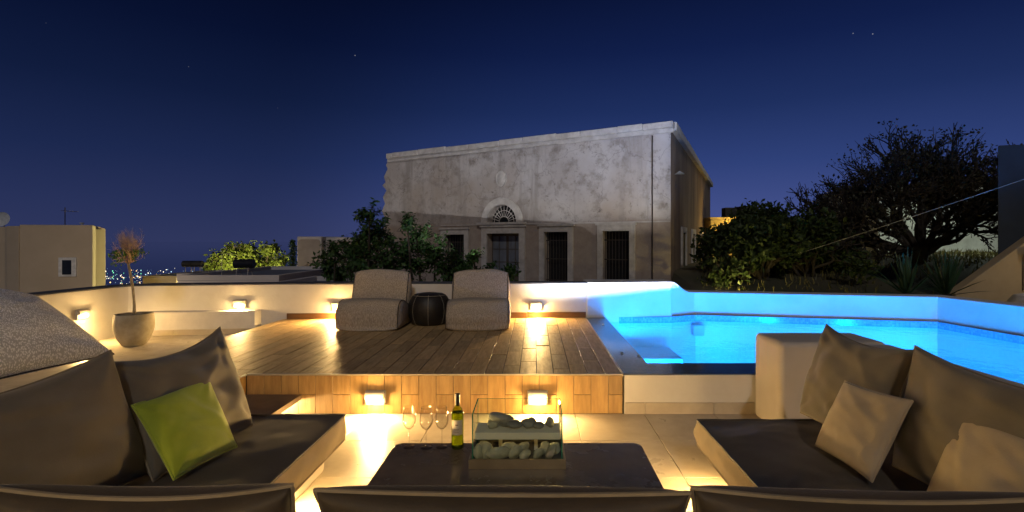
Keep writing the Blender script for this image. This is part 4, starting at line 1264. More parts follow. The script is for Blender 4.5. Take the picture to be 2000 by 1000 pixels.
# arch surround and fanlight
g = MB()
N = 24
for k in range(N):
    a0, a1 = math.pi * k / N, math.pi * (k + 1) / N
    q = []
    for r_, o_ in ((ar + .003, .003), (ar + .26, .003), (ar + .26, .09), (ar + .003, .09)):
        q.append([fac(ac + r_ * math.cos(a), az0 + r_ * math.sin(a), o_) for a in (a0, a1)])
    vs = [q[i][j] for j in (0, 1) for i in range(4)]
    g.add(vs, [(0, 1, 5, 4), (1, 2, 6, 5), (2, 3, 7, 6), (3, 0, 4, 7)])
sub(g, 'arch_surround', m_stone)
g = MB(); g.add([fac(p[0], p[1], -DEP + .01) for p in arch], [tuple(range(len(arch)))])
sub(g, 'fanlight_glass', m_void)
for k in range(1, 12):
    a = math.pi * k / 12
    sub(MB().tube([fac(ac + .22 * math.cos(a), az0 + .22 * math.sin(a), -.12), fac(ac + (ar - .01) * math.cos(a), az0 + (ar - .01) * math.sin(a), -.12)], 0.013, 5), 'fanlight_spoke', m_stone)
for rr_ in (0.22, ar * .68):
    sub(MB().tube([fac(ac + rr_ * math.cos(math.pi * k / 16), az0 + rr_ * math.sin(math.pi * k / 16), -.115) for k in range(17)], 0.014, 5), 'fanlight_ring', m_stone)
# sill course under the arch, medallion
sub(fbox(MB(), ac - ar - .42, ac + ar + .42, az0 - .09, az0 - .004, .003, .16), 'arch_sill', m_stone)
ms, mz = SZ(980, 349)
g = MB()
N = 28
for (r0, r1, o0, o1) in ((0.30, 0.30, 0.003, 0.06), (0.30, 0.24, 0.06, 0.05), (0.24, 0.0, 0.05, 0.085)):
    for k in range(N):
        a0, a1 = 2 * math.pi * k / N, 2 * math.pi * (k + 1) / N
        p = [fac(ms + .78 * r_ * math.cos(a), mz + r_ * math.sin(a), o_) for r_, o_, a in ((r0, o0, a0), (r0, o0, a1), (r1, o1, a1), (r1, o1, a0))]
        g.add(p, [(0, 1, 2, 3)])
sub(g, 'medallion', m_stone, smooth=True, angle=rad(40))
# cornice in worn lengths
s_end = left[0][0]
rc = random.Random(4)
s = -0.10; k = 0
while s < s_end - .1:
    l = min(rc.uniform(0.8, 1.5), s_end - .06 - s)
    dz = rc.uniform(-.022, .022)
    sub(fbox(MB(), s, s + l - .006, ztop - .30 + dz * .3, ztop - .17, .003, .08 + rc.uniform(-.01, .01)), 'cornice_stone', m_stone)
    sub(fbox(MB(), s, s + l - .006, ztop - .168, ztop + .05 + dz, -.45, .17 + rc.uniform(-.015, .015)), 'cornice_stone', m_stone, bevel=0.02, segs=1)
    s += l
# vertical rain pipe
rs_ = S(1275)
sub(MB().tube([fac(rs_, BZ, .05), fac(rs_, ztop - .35, .05)], 0.022, 6), 'rain_pipe', m_iron)
# string line of the ground storey
sub(fbox(MB(), 0.02, S(862), 2.085, 2.125, .003, .035), 'string_course', m_stone)
# side wall with cornice and window surrounds
def sid(q, z, o=0.0):     # outward is away from the facade's left
    return (Cx + vx * q + 0.924 * o, Cy + vy * q - 0.383 * o, z)
L = 18.5
g = MB()
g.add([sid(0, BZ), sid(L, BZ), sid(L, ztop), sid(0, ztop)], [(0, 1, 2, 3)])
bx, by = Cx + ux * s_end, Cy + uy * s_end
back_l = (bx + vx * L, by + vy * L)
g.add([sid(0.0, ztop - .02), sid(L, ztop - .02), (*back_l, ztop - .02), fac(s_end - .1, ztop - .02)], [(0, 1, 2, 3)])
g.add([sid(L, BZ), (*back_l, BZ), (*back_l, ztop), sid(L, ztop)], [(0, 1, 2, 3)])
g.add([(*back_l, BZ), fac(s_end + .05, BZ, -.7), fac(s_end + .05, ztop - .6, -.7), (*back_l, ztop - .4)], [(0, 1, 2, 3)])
sub(g, 'side_wall', mat('shaded_brown_render', (0.30, 0.22, 0.165), (0.17, 0.12, 0.09), rough=.95, scale=1.2, stretch=(1, 1, .25), detail=8, bump=.4, bscale=8))  # brown render darkened to carry the side wall's shade
def sbox(g, qa, qb, za, zb, o0, o1):
    vs = [sid(qa, za, o0), sid(qb, za, o0), sid(qb, za, o1), sid(qa, za, o1), sid(qa, zb, o0), sid(qb, zb, o0), sid(qb, zb, o1), sid(qa, zb, o1)]
    return g.add(vs, [(3, 2, 1, 0), (4, 5, 6, 7), (0, 1, 5, 4), (1, 2, 6, 5), (2, 3, 7, 6), (3, 0, 4, 7)])
q = 0.12
while q < L:
    l = min(rc.uniform(1.2, 2.2), L + .1 - q)
    sub(sbox(MB(), q, q + l - .01, ztop - .22, ztop + .05 + rc.uniform(-.03, .03), -.4, .17), 'cornice_stone', m_stone)
    q += l
for qa in (2.6, 6.3, 10.8, 15.0):
    g = MB()
    sbox(g, qa, qa + .22, -1.2, 2.0, .003, .07); sbox(g, qa + 1.3, qa + 1.52, -1.2, 2.0, .003, .07); sbox(g, qa + .221, qa + 1.299, 1.8, 2.0, .003, .068)
    sub(g, 'stone_surround', m_stone)
    sub(sbox(MB(), qa + .222, qa + 1.298, -1.2, 1.798, .002, .02), 'window_void', m_void)
m_shade = mat('white_enamel_shade', (0.7, 0.72, 0.72), rough=0.4)
lx, ly, lz = sid(0.9, 1.5 + (470 - 340) / 1000 * 16.8, .16)
o = MB().lathe([(0.02, 0.10), (0.05, 0.07), (0.16, 0.0), (0.15, -0.01), (0.0, 0.0)], 16, c=(lx, ly, lz)).build('lamp_shade', m_shade, smooth=True); put(o, bd)
# dark dome of the cistern on the roof
dm, dmz = fac(S(1030), ztop, -2.0)[:2], ztop
o = MB().lathe([(0.95, 0), (0.9, .14), (0.7, .26), (0.4, .35), (0.0, .38)], 20, c=(dm[0], dm[1], ztop - .02)).build('roof_dome', m_void, smooth=True); put(o, bd)
tag(bd, 'old two-tone plastered mansion with arched fanlight and crumbling corner', 'building')

# floodlight added on the coping, unseen behind the plaster arm, washing the mansion
fl_ = empty('added_floodlight', (2.36, 4.50, DECK))
MB().box(-0.09, 0.09, -0.03, 0.03, 0.05, 0.18).build('housing', m_dark, fl_, bevel=0.008)
MB().box(-0.075, 0.075, 0.0305, 0.034, 0.065, 0.165).build('lens', emit('added_flood_lens', (0.85, 0.92, 1.0), 6), fl_)
MB().tube([(-0.10, 0, 0.11), (-0.10, 0, 0.004), (0.10, 0, 0.004), (0.10, 0, 0.11)], 0.008, 6).build('bracket', m_dark, fl_)
LP = Vector((2.36, 4.565, 0.455))
Dn = (LP.x - Cx) * nx_ + (LP.y - Cy) * ny_         # distance from the lens to the facade
vd = 0.15
slope = (2.14 - LP.z) / Dn
o = MB(); N = 20; ring = []  # added blocker shaping the facade's shadow edge and keeping the side wall dark
for k in range(N + 1):
    a_ = rad(20 + 122 * k / N)
    for r_ in (vd, vd + .003):
        x, y = LP.x + r_ * math.cos(a_), LP.y + r_ * math.sin(a_)
        hz = LP.z + .16 if a_ < rad(79.5) else LP.z + slope * r_ * (math.cos(a_) * -nx_ + math.sin(a_) * -ny_)
        ring += [(x, y, DECK + .004), (x, y, hz)]
o.add(ring, [f for k in range(N) for f in ((4*k, 4*k+4, 4*k+5, 4*k+1), (4*k+2, 4*k+3, 4*k+7, 4*k+6), (4*k+1, 4*k+5, 4*k+7, 4*k+3))])
put(o.build('beam_cutter', m_dark), fl_)
tag(fl_, 'small floodlight with beam cutter, unseen on the pool coping behind the plaster arm', 'added_floodlight')
tgt = Vector(fac(5.5, 4.0)) - LP
lo = lamp('added_flood_light', LP, 3300, (0.93, 0.93, 0.97), 0.007, 'SPOT', size=62, blend=0.6)
lo.rotation_euler = tgt.to_track_quat('-Z', 'Y').to_euler()

# ================================================================== NEIGHBOURS
m_house = mat('beige_render', (0.52, 0.43, 0.32), (0.47, 0.385, 0.28), rough=0.9, scale=0.8)
m_white = mat('white_render', (0.62, 0.58, 0.56), (0.55, 0.51, 0.49), rough=0.9, scale=0.8)
m_dglass = mat('dark_window_glass', (0.02, 0.025, 0.03), rough=0.15)
m_frame = mat('white_frame', (0.72, 0.72, 0.72), rough=0.6)
def P(px, py, Y):
    return Vector(((px - 1045) / 1000 * Y, Y, 1.5 - (py - 470) / 1000 * Y))
# beige cube house at the left edge
Yh = 25.0
hb = empty('cube_house', (-23, 26, -5))
a = P(38, 439, Yh); b2 = P(181, 443, Yh + .6)
put(MB().prism([(a.x, a.y), (b2.x, b2.y), (-.842 * (b2.y + 6), b2.y + 6), (a.x - 4, a.y + 6)], -6, 2.28).build('wall', m_house, bevel=0.03), hb)
c = P(12, 441, Yh + 0.2)
put(MB().prism([(c.x, c.y), (a.x - .01, a.y - .02), (a.x - .01, a.y + 5), (c.x, c.y + 5)], -6, 2.22).build('pilaster', m_house, bevel=0.03), hb)
d0 = P(-60, 441, Yh + .5)
put(MB().prism([(d0.x, d0.y), (c.x - .01, c.y + .4), (c.x - .01, c.y + 5), (d0.x, d0.y + 5)], -6, 2.2).build('wing', m_house, bevel=0.03), hb)
e0 = P(182, 446, Yh + 1.8); e1 = P(206, 446, Yh + 2.6)
put(MB().prism([(e0.x + .02, e0.y), (e1.x, e1.y), (-.840 * (e1.y + 4), e1.y + 4), (-.862 * (e0.y + 4), e0.y + 4)], -6, 2.12).build('rear_wing', m_house, bevel=0.03), hb)
w0 = P(115, 503, Yh + .3); w1 = P(150, 540, Yh + .45)
yw = Yh + .28
sl_ = (b2.y - a.y) / (b2.x - a.x)
def hw(x): return a.y + (x - a.x) * sl_
fr_ = put(MB().prism([(w0.x, hw(w0.x) - .06), (w1.x, hw(w1.x) - .06), (w1.x, hw(w1.x) + .05), (w0.x, hw(w0.x) + .05)], w1.z, w0.z).build('window_frame', m_frame, bevel=.01), hb)
put(MB().prism([(w0.x + .17, hw(w0.x + .17) - .075), (w1.x - .2, hw(w1.x - .2) - .075), (w1.x - .2, hw(w1.x) - .01), (w0.x + .17, hw(w0.x) - .01)], w1.z + .1, w0.z - .13).build('window_pane', m_dglass), hb)
tag(hb, 'beige cube house with one small white-framed window', 'house')
# satellite dish and aerial on its roof
sd = empty('satellite_dish', (P(8, 440, 27).x, 27, 2.2))
MB().tube([(0, 0, 0), (0, 0, .45)], .03, 6).build('mast', m_metal, sd)
dd = MB().lathe([(0.0, -.06), (.15, -.05), (.30, -.01), (.38, .03), (.385, .035)], 24).build('dish', m_shade, sd, smooth=True)
dd.location = (0, -.12, .42); dd.rotation_euler = (rad(78), 0, rad(12))
tag(sd, 'round white satellite dish on the beige house roof', 'satellite dish')
an = empty('roof_aerial', (P(127, 440, 27).x, 27, 2.2))
MB().tube([(0, 0, 0), (0, 0, 1.05)], .022, 5).build('mast', m_iron, an)
MB().tube([(-.12, 0, .88), (.62, 0, .82)], .012, 5).build('boom', m_iron, an)
for k in range(5):
    MB().tube([(-.05 + k * .15, -.18, .88 - k * .012), (-.05 + k * .15, .18, .88 - k * .012)], .008, 4).build('rod', m_iron, an)
tag(an, 'thin television aerial on the beige house roof', 'aerial')
vc = empty('roof_vent', (P(160, 440, 27).x, 27, 2.2))
MB().lathe([(0.0, .26), (.10, .25), (.10, .20), (.05, .19), (.05, 0)], 12).build('cowl', m_shade, vc, smooth=True)
tag(vc, 'small white vent cowl on the beige house roof', 'vent')

# flat roofs below the parapet
m_roof = mat('grey_roof_screed', (0.16, 0.18, 0.22), (0.12, 0.13, 0.17), rough=0.95, scale=0.6)
def flat_house(label, pxa, pxb, Y, ztop_, depth, wallm=m_white, rise=0.22, roofm=None):
    xa, xb = (pxa - 1045) / 1000 * Y, (pxb - 1045) / 1000 * Y
    e = empty('flat_roofed_house', ((xa + xb) / 2, Y, -5))
    put(MB().box(xa, xb, Y, Y + depth, -7, ztop_).build('wall', wallm, bevel=.03), e)
    put(MB().box(xa + .2, xb - .2, Y + .2, Y + depth - .2, ztop_ + .002, ztop_ + .03).build('roof', roofm or m_roof), e)
    g = MB()
    g.box(xa, xb, Y, Y + .2, ztop_ + .001, ztop_ + rise).box(xa, xb, Y + depth - .2, Y + depth, ztop_ + .001, ztop_ + rise)
    g.box(xa, xa + .2, Y + .2, Y + depth - .2, ztop_ + .001, ztop_ + rise).box(xb - .2, xb, Y + .2, Y + depth - .2, ztop_ + .001, ztop_ + rise)
    put(g.build('parapet', wallm), e)
    return tag(e, label, 'house')
flat_house('low house with dark flat roof carrying the water heater', 345, 545, 20, -0.05, 7, rise=.2)
flat_house('low flat-roofed house in front of the pale tower house', 500, 700, 17, -0.20, 4.5, rise=.22)
flat_house('small ochre house far behind the potted tree', 278, 345, 34, -0.95, 6, wallm=m_house, rise=.1)
# solar water heater tank
wh = empty('water_heater', (P(477, 523, 22).x, 22, -0.02))
MB().lathe([(0, -.42), (.16, -.42), (.195, -.39), (.195, .39), (.16, .42), (0, .42)], 20).build('tank', mat('black_tank', (0.02, 0.02, 0.022), rough=0.35), wh, smooth=True).rotation_euler = (0, rad(90), 0)
wh.children[0].location = (0, 0, .52)
for sx in (-.25, .25):
    for sy in (-.2, .2):
        MB().tube([(sx, sy, 0), (sx * .9, sy * .5, .36)], .018, 5).build('stand_leg', m_metal, wh)
MB().box(-1.0, -.3, -.9, -.2, .02, .06).build('collector', m_dglass, wh).rotation_euler = (rad(25), 0, 0)
MB().tube([(-.9, -.1, 0), (-.9, -.1, .95), (-.45, -.1, .95)], .014, 5).build('pipe', m_metal, wh)
tag(wh, 'black water heater tank on a flat roof by the lit tree', 'water heater')
for k, (px, lab) in enumerate(((368, 'small roof tank on stand nearer the potted tree'), (385, 'small roof tank on stand nearer the lit tree'))):
    e = empty('roof_tank', (P(px, 530, 26).x, 26, -.1))
    MB().lathe([(0, -.26), (.16, -.26), (.16, .26), (0, .26)], 14).build('tank', m_dark, e, smooth=True).rotation_euler = (0, rad(90), 0)
    e.children[0].location = (0, 0, .42)
    for sx in (-.15, .15): MB().tube([(sx, 0, 0), (sx, 0, .3)], .02, 4).build('stand_leg', m_metal, e)
    tag(e, lab, 'tank', 'roof tanks')
put_h = flat_house('low plain house carrying two small roof tanks', 345, 420, 25.4, -.22, 3, rise=.08)
# pale tower house behind the shrub
th_ = empty('tower_house', (-12.5, 30, -5))
xa, xm, xb = P(580, 0, 30).x, P(628, 0, 30).x, P(760, 0, 30).x
put(MB().box(xa, xm, 30, 34, -7, 1.74).build('front_block', m_white, bevel=.05), th_)
put(MB().box(xm + .02, xb, 30.5, 36, -7, 1.70).build('rear_block', m_white, bevel=.05), th_)
m_panel = mat('recessed_beige_panel', (0.44, 0.38, 0.34), rough=.9, scale=1)
put(MB().prism(rrect(xa + .07, xm - .07, -.6, 1.58, .2), 0, .02).build('wall_panel', m_panel), th_)
pn = th_.children[-1]
pn.matrix_parent_inverse = Matrix.Identity(4); pn.rotation_euler = (rad(90), 0, 0); pn.location = (12.5, -.005, 5)
put(MB().prism(rrect(xm + .1, xb - .3, -.6, 1.5, .2), 0, .02).build('wall_panel', m_panel), th_)
pn = th_.children[-1]
pn.matrix_parent_inverse = Matrix.Identity(4); pn.rotation_euler = (rad(90), 0, 0); pn.location = (12.5, .495, 5)
tag(th_, 'pale cubic tower house half behind the leafy shrub', 'house')

# ================================================================== STREET LAMPS, unseen, added where the neighbourhood is lit
def street_lamp(loc, h, label, power, col, rz=0, drop=0.0):
    e = empty('street_lamp', (loc[0], loc[1], loc[2]))
    MB().tube([(0, 0, 0), (0, 0, h)], [.06, .04], 8).build('pole', m_iron, e)
    MB().lathe([(0, .10), (.10, .08), (.20, 0), (.18, -.01)], 14, c=(0, 0, h + .06)).build('lamp_shade', m_iron, e, smooth=True)
    MB().lathe([(0, -.09), (.06, -.07), (.08, 0), (0, .02)], 12, c=(0, 0, h + .03)).build('bulb', emit('street_bulb', col, 6), e, smooth=True)
    lamp('street_light', (loc[0], loc[1] - .0, loc[2] + h - .18), power, col, .08)
    tag(e, label, 'street lamp', 'street lamps in the lanes')
SOD = (1.0, 0.72, 0.30)
street_lamp((-17.5, 18.5, -4.2), 3.4, 'street lamp in the lane below the beige cube house', 900, (1.0, .74, .46))
street_lamp((-21.5, 35.0, -4.8), 4.0, 'street lamp under the yellow-green tree', 9000, (1.0, .86, .34))
street_lamp((-11.5, 25.5, -4.2), 3.2, 'street lamp before the pale tower house', 260, (1.0, .80, .66))
street_lamp((10.5, 26.2, 0.4), 1.7, 'street lamp behind the garden hedge beside the ochre house', 260, (1.0, .66, .16))
street_lamp((20.2, 21.6, .6), 2.9, 'street lamp before the whitewashed house behind the bare tree', 900, (.90, 1.0, .78))

gs_ = empty('added_uplight', (5.55, 13.4, -.25))  # added uplight, hidden behind the parapet, to brighten the bush
MB().tube([(0, 0, -.2), (0, 0, .08)], .015, 6).build('spike', m_dark, gs_)
MB().lathe([(0, 0), (.05, .0), (.06, .12), (.05, .12), (0, .10)], 14, c=(0, 0, .08)).build('housing', m_dark, gs_, smooth=True)
MB().lathe([(0, .118), (.045, .118)], 14, c=(0, 0, .08)).build('lens', emit('lit_garden_lens', (1, .8, .3), 6), gs_)
lamp('bush_fill_light', (5.55, 13.4, -.01), 110, (1.0, .80, .25), .03)
tag(gs_, 'added unseen uplight on a spike below the dense bush', 'spotlight')

# ================================================================== VEGETATION
def leaf_mat(name, c1, c2, tr=0.25):
    return mat(name, c1, c2, rough=0.55, scale=1.5, island=True, translucent=tr)
def add_leaf(g, c, L_, W_, rg, up=0.3, droop=None):
    d = Vector((rg.gauss(0, 1), rg.gauss(0, 1), rg.gauss(0, 1) + up)).normalized()
    s_ = d.cross(Vector((rg.gauss(0, 1), rg.gauss(0, 1), rg.gauss(0, 1)))).normalized()
    n_ = d.cross(s_)
    a = c; t_ = c + d * L_; m1 = c + d * L_ * .45
    g.add([a, m1 + s_ * W_ + n_ * W_ * .35, t_, m1 - s_ * W_ + n_ * W_ * .35], [(0, 1, 2), (0, 2, 3)])
class Tree:
    def __init__(s, seed): s.r = random.Random(seed); s.g = MB(); s.tips = []
    def grow(s, p, d, l, r, depth, spread=.6, up=.12, kids=(2, 3), shrink=(.68, .86), bend=.16, seg=5):
        rg = s.r
        pts = [p.copy()]; q = p.copy(); dd = d.copy()
        for k in range(3):
            dd = (dd + Vector((rg.gauss(0, bend), rg.gauss(0, bend), rg.gauss(up * .3, bend)))).normalized()
            q = q + dd * l / 3; pts.append(q.copy())
        s.g.tube(pts, [r, r * .9, r * .8, r * .68], seg if r > .03 else 4 if r > .012 else 3)
        if depth <= 2: s.tips += [(pts[2].copy(), dd.copy()), (pts[3].copy(), dd.copy())]
        if depth == 0: return
        for k in range(rg.randint(*kids)):
            nd = (dd + Vector((rg.gauss(0, spread), rg.gauss(0, spread), rg.gauss(up, spread * .7)))).normalized()
            s.grow(pts[3] if k < 2 else pts[2], nd, l * rg.uniform(*shrink), r * .64, depth - 1, spread, up, kids, shrink, bend, seg)
def finish(t_, name, loc, label, cat, bark, leafm, leaves, Ls, Ws, sig, group=None, keep=1.0, up=.3, clip=None):
    e = empty(name, loc)
    o = t_.g.build('trunk', bark, smooth=True); put(o, e)
    g = MB(); rg = t_.r
    for p, d in t_.tips:
        if rg.random() > keep: continue
        for k in range(leaves):
            c = p + Vector((rg.gauss(0, sig), rg.gauss(0, sig), rg.gauss(0, sig)))
            add_leaf(g, c, Ls * rg.uniform(.6, 1.25), Ws * rg.uniform(.6, 1.2), rg, up)
    put(g.build('crown', leafm), e)
    tag(e, label, cat, group)
    return e
m_bark = mat('dark_bark', (0.055, 0.042, 0.030), (0.03, 0.024, 0.018), rough=.95, scale=8, bump=.5)
m_leafd = leaf_mat('dark_green_leaf', (0.040, 0.085, 0.022), (0.025, 0.055, 0.014))
m_leafy = leaf_mat('yellow_green_leaf', (0.13, 0.17, 0.030), (0.09, 0.13, 0.02), .35)
m_leafb = leaf_mat('brown_green_leaf', (0.050, 0.040, 0.018), (0.040, 0.045, 0.018), .2)
m_leafh = leaf_mat('hedge_leaf', (0.055, 0.085, 0.018), (0.035, 0.060, 0.012), .35)

# clumped foliage: stems up to each clump, sprays of leaves through its volume
def clumps(name, base, blobs, Y, seed, label, cat, leafm, Ls, Ws, n_spray, leaves, group=None, squash=1.0, depth=.9, jitter=.5, bark=None, stem=.05):
    rg = random.Random(seed)
    e = empty(name, base)
    gs, gl_ = MB(), MB()
    B_ = Vector(base)
    for px, py, rp in blobs:
        yy = Y + rg.uniform(-jitter, jitter)
        c = P(px, py, yy); r_ = rp / 1000 * yy
        mid = B_.lerp(c, .5) + Vector((rg.gauss(0, .12), rg.gauss(0, .12), .1)) * r_
        gs.tube([B_ + Vector((rg.gauss(0, .06), rg.gauss(0, .06), 0)), mid, c], [stem, stem * .7, stem * .35], 5)
        for k in range(int(n_spray * (rp / 40) ** 2)):
            d = Vector((rg.gauss(0, 1), rg.gauss(0, 1), rg.gauss(0, 1))).normalized()
            q = r_ * (rg.random() ** .42) * rg.uniform(.75, 1.12)
            tip = c + Vector((d.x * q, d.y * q * depth, d.z * q * squash))
            ax = (d + Vector((0, 0, .35)) + Vector((rg.gauss(0, .4), rg.gauss(0, .4), rg.gauss(0, .4)))).normalized()
            st0 = tip - ax * Ls * 2.2
            gs.tube([c.lerp(st0, .55), st0, tip], [stem * .16, stem * .12, stem * .06], 3)
            for j in range(leaves):
                w = j / leaves
                p_ = st0.lerp(tip, .25 + .75 * w)
                a_ = j * 2.4 + rg.uniform(-.4, .4)
                o1 = ax.orthogonal().normalized(); o2 = ax.cross(o1)
                ld = (ax * rg.uniform(.15, .7) + (o1 * math.cos(a_) + o2 * math.sin(a_)) + Vector((0, 0, -.15))).normalized()
                sd_ = ld.cross(ax).normalized(); nn = ld.cross(sd_)
                l_ = Ls * rg.uniform(.65, 1.2); w_ = Ws * rg.uniform(.7, 1.15)
                m1 = p_ + ld * l_ * .45
                gl_.add([p_, m1 + sd_ * w_ + nn * w_ * .3, p_ + ld * l_ - Vector((0, 0, l_ * .12)), m1 - sd_ * w_ + nn * w_ * .3], [(0, 1, 2), (0, 2, 3)])
    put(gs.build('trunk', bark or m_bark), e)
    put(gl_.build('crown', leafm), e)
    return tag(e, label, cat, group)
G1 = 'leafy shrubs before the mansion'
m_leafs = leaf_mat('shrub_leaf', (0.060, 0.135, 0.030), (0.035, 0.085, 0.020), .3)
clumps('leafy_shrub', (-3.3, 10.5, -3.0), [(722, 418, 34), (735, 455, 44), (700, 470, 40), (760, 500, 58), (715, 520, 50)], 10.5, 11, 'tallest leafy shrub left of the mansion', 'shrub', m_leafs, .115, .036, 46, 7, G1)
clumps('leafy_shrub', (-4.4, 11.2, -3.0), [(655, 487, 34), (690, 505, 40), (640, 520, 34), (668, 535, 40)], 11.2, 12, 'lower leafy shrub before the pale tower house', 'shrub', m_leafs, .115, .036, 46, 7, G1)
clumps('leafy_shrub', (-2.3, 10.9, -3.0), [(795, 432, 28), (815, 465, 42), (850, 490, 44), (800, 505, 55), (870, 520, 46)], 10.9, 13, 'leafy shrub rising behind the left lounge chair', 'shrub', m_leafs, .115, .036, 46, 7, G1)
clumps('leafy_shrub', (-0.9, 10.8, -3.0), [(925, 497, 26), (900, 520, 40), (955, 528, 32), (1000, 522, 22), (985, 540, 30)], 10.8, 14, 'low leafy shrub before the arched doorway', 'shrub', m_leafs, .115, .036, 40, 7, G1)
# yellow-green tree lit by the lane lamp
clumps('lit_tree', (-22.5, 40, -4.8), [(440, 507, 34), (478, 494, 34), (528, 486, 23), (470, 515, 46), (545, 512, 24), (412, 518, 22), (515, 515, 34), (452, 490, 22)], 40, 21, 'yellow-green tree lit from below beyond the flat roofs', 'tree', m_leafy, .42, .12, 90, 7, stem=.14)
# narrow dark pine beside the tower house
t_ = Tree(22); rg = t_.r
px0 = P(572, 0, 28)
e = empty('slim_conifer', (px0.x, 28, -4.5))
put(MB().tube([(px0.x, 28, -4.5), (px0.x, 28, 1.5)], [.12, .02], 6).build('trunk', m_bark), e)
g = MB()
for k in range(15):
    z = -1.6 + k * .215
    rr_ = .34 * (1 - k / 22) + .05 * (k % 2)
    for j in range(70):
        a = rg.uniform(0, 6.28); q = rg.random() ** .6 * rr_
        add_leaf(g, Vector((px0.x + q * math.cos(a), 28 + q * math.sin(a), z + rg.gauss(0, .045))), .14, .035, rg, 0)
put(g.build('crown', m_leafd), e)
tag(e, 'slim dark conifer beside the pale tower house', 'conifer')

# hedge-like trees right of the mansion
G2 = 'garden bushes beyond the pool'
def bush(loc, seed, label, h, w, leafm=m_leafh, dens=8, Ls=.20, Ws=.06):
    t_ = Tree(seed); rg = t_.r
    for k in range(7):
        a = 2 * math.pi * k / 7
        lean = rg.uniform(.15, w)
        t_.grow(Vector(loc), Vector((math.cos(a) * lean, math.sin(a) * lean * .7, 1)).normalized(), h * rg.uniform(.26, .36), .07, 4, .5, .06, (2, 3), (.66, .84))
    return finish(t_, 'garden_bush', loc, label, 'bush', m_bark, leafm, dens, Ls, Ws, .15, G2)
bush((6.95, 15.6, -.1), 31, 'dense dark bush beside the mansion corner', 2.4, .65)
bush((8.5, 16.0, 0.0), 32, 'dense dark bush at the foot of the bare tree', 2.3, .7)
bush((8.3, 18.8, .1), 33, 'taller bush behind the dense dark ones', 2.9, .6)
bush((9.6, 17.0, .2), 34, 'dark bush left of the big tree trunk', 1.6, .8)

# big spreading tree
t_ = Tree(41); rg = t_.r
tb_ = Vector((12.7, 17.0, .45))
t_.g.tube([tb_ + Vector((0, 0, -.3)), tb_ + Vector((0.02, 0, .3)), tb_ + Vector((.05, 0, .85))], [.36, .27, .25], 9)
limbs = [(-1.0, -.1, .62, 1.15), (-.55, .2, 1.0, 1.35), (-.12, -.15, 1.3, 1.45), (.35, .1, 1.15, 1.4), (.85, -.1, .8, 1.2), (1.15, .1, .38, 1.1), (-1.25, .1, .28, 1.1), (.1, .3, 1.2, 1.35), (.5, -.3, .9, 1.2), (-.6, -.35, .8, 1.2), (-1.3, .2, .55, 1.5), (-1.5, -.2, .40, 1.6), (1.2, .2, .7, 1.5), (1.4, -.1, 1.0, 1.4), (.8, .3, 1.3, 1.3)]
for x, y, z, l in limbs:
    t_.grow(tb_ + Vector((.05 + x * .12, y * .1, .55 + .12 * z)), Vector((x, y, z)).normalized(), l * .92, .13, 5, .46, .07, (3, 3), (.66, .84), .14, 6)
t_.g.tube([tb_ + Vector((-1.5, -.3, -.3)), tb_ + Vector((-.9, -.1, .15)), tb_ + Vector((-.45, 0, .5))], [.06, .06, .05], 6)
t_.tips = [q_ for q_ in t_.tips if rg.random() < .42]
for k in range(1300):
    d = Vector((rg.gauss(0, 1), rg.gauss(0, 1), rg.gauss(0, 1))).normalized()
    q = rg.random() ** .38
    if d.z < -.35: continue
    c = Vector((12.75 + d.x * q * 3.75 * (1 if d.x < 0 else .95), 17.0 + d.y * q * 2.6, 2.35 + d.z * q * (3.1 if d.z > 0 else 1.9)))
    if noise.noise(c * .9) < -.22: continue
    inn = c.lerp(Vector((12.75, 17, 1.2)), .16) + Vector((rg.gauss(0, .1), rg.gauss(0, .1), rg.gauss(0, .1)))
    t_.g.tube([inn, c.lerp(inn, .5) + Vector((rg.gauss(0, .05), 0, rg.gauss(0, .05))), c], [.016, .011, .006], 3)
    t_.tips.append((c, d))
finish(t_, 'spreading_tree', tb_, 'big spreading sparse-leaved tree against the night sky', 'tree', m_bark, m_leafb, 5, .115, .042, .085, keep=.36)

# spiky yuccas behind the pool wall
m_yuc = leaf_mat('yucca_blade', (0.05, 0.11, 0.05), (0.03, 0.075, 0.035), .15)
def yucca(loc, seed, label, n_=34, L_=.85):
    rg = random.Random(seed)
    e = empty('yucca', loc)
    MB().tube([(0, 0, -.6), (0, 0, .10)], [.09, .07], 8).build('stem', m_bark, e)
    for k in range(n_):
        a = k * 2.399 + rg.uniform(-.2, .2); el = rad(rg.uniform(8, 85)) if k % 4 else rad(rg.uniform(60, 88))
        d = Vector((math.cos(a) * math.cos(el), math.sin(a) * math.cos(el), math.sin(el)))
        s_ = Vector((-math.sin(a), math.cos(a), 0)); n2 = d.cross(s_)
        l = L_ * rg.uniform(.75, 1.1)
        g = MB(); vs = []
        for j, (tt, w) in enumerate(((0, .020), (.3, .030), (.65, .022), (1, .001))):
            c = d * l * tt + Vector((0, 0, .06 - .10 * tt * tt * math.cos(el)))
            vs += [c - s_ * w - n2 * w * .35, c, c + s_ * w - n2 * w * .35]
        fs = []
        for j in range(3):
            b_ = 3 * j; fs += [(b_, b_ + 1, b_ + 4, b_ + 3), (b_ + 1, b_ + 2, b_ + 5, b_ + 4)]
        g.add(vs, fs).build('blade', m_yuc, e)
    tag(e, label, 'yucca', 'yuccas behind the pool wall')
yucca((6.75, 9.3, 0.45), 1, 'spiky yucca behind the pool wall nearer the tree')
yucca((7.40, 9.2, 0.45), 2, 'spiky yucca behind the pool wall beside the stair')

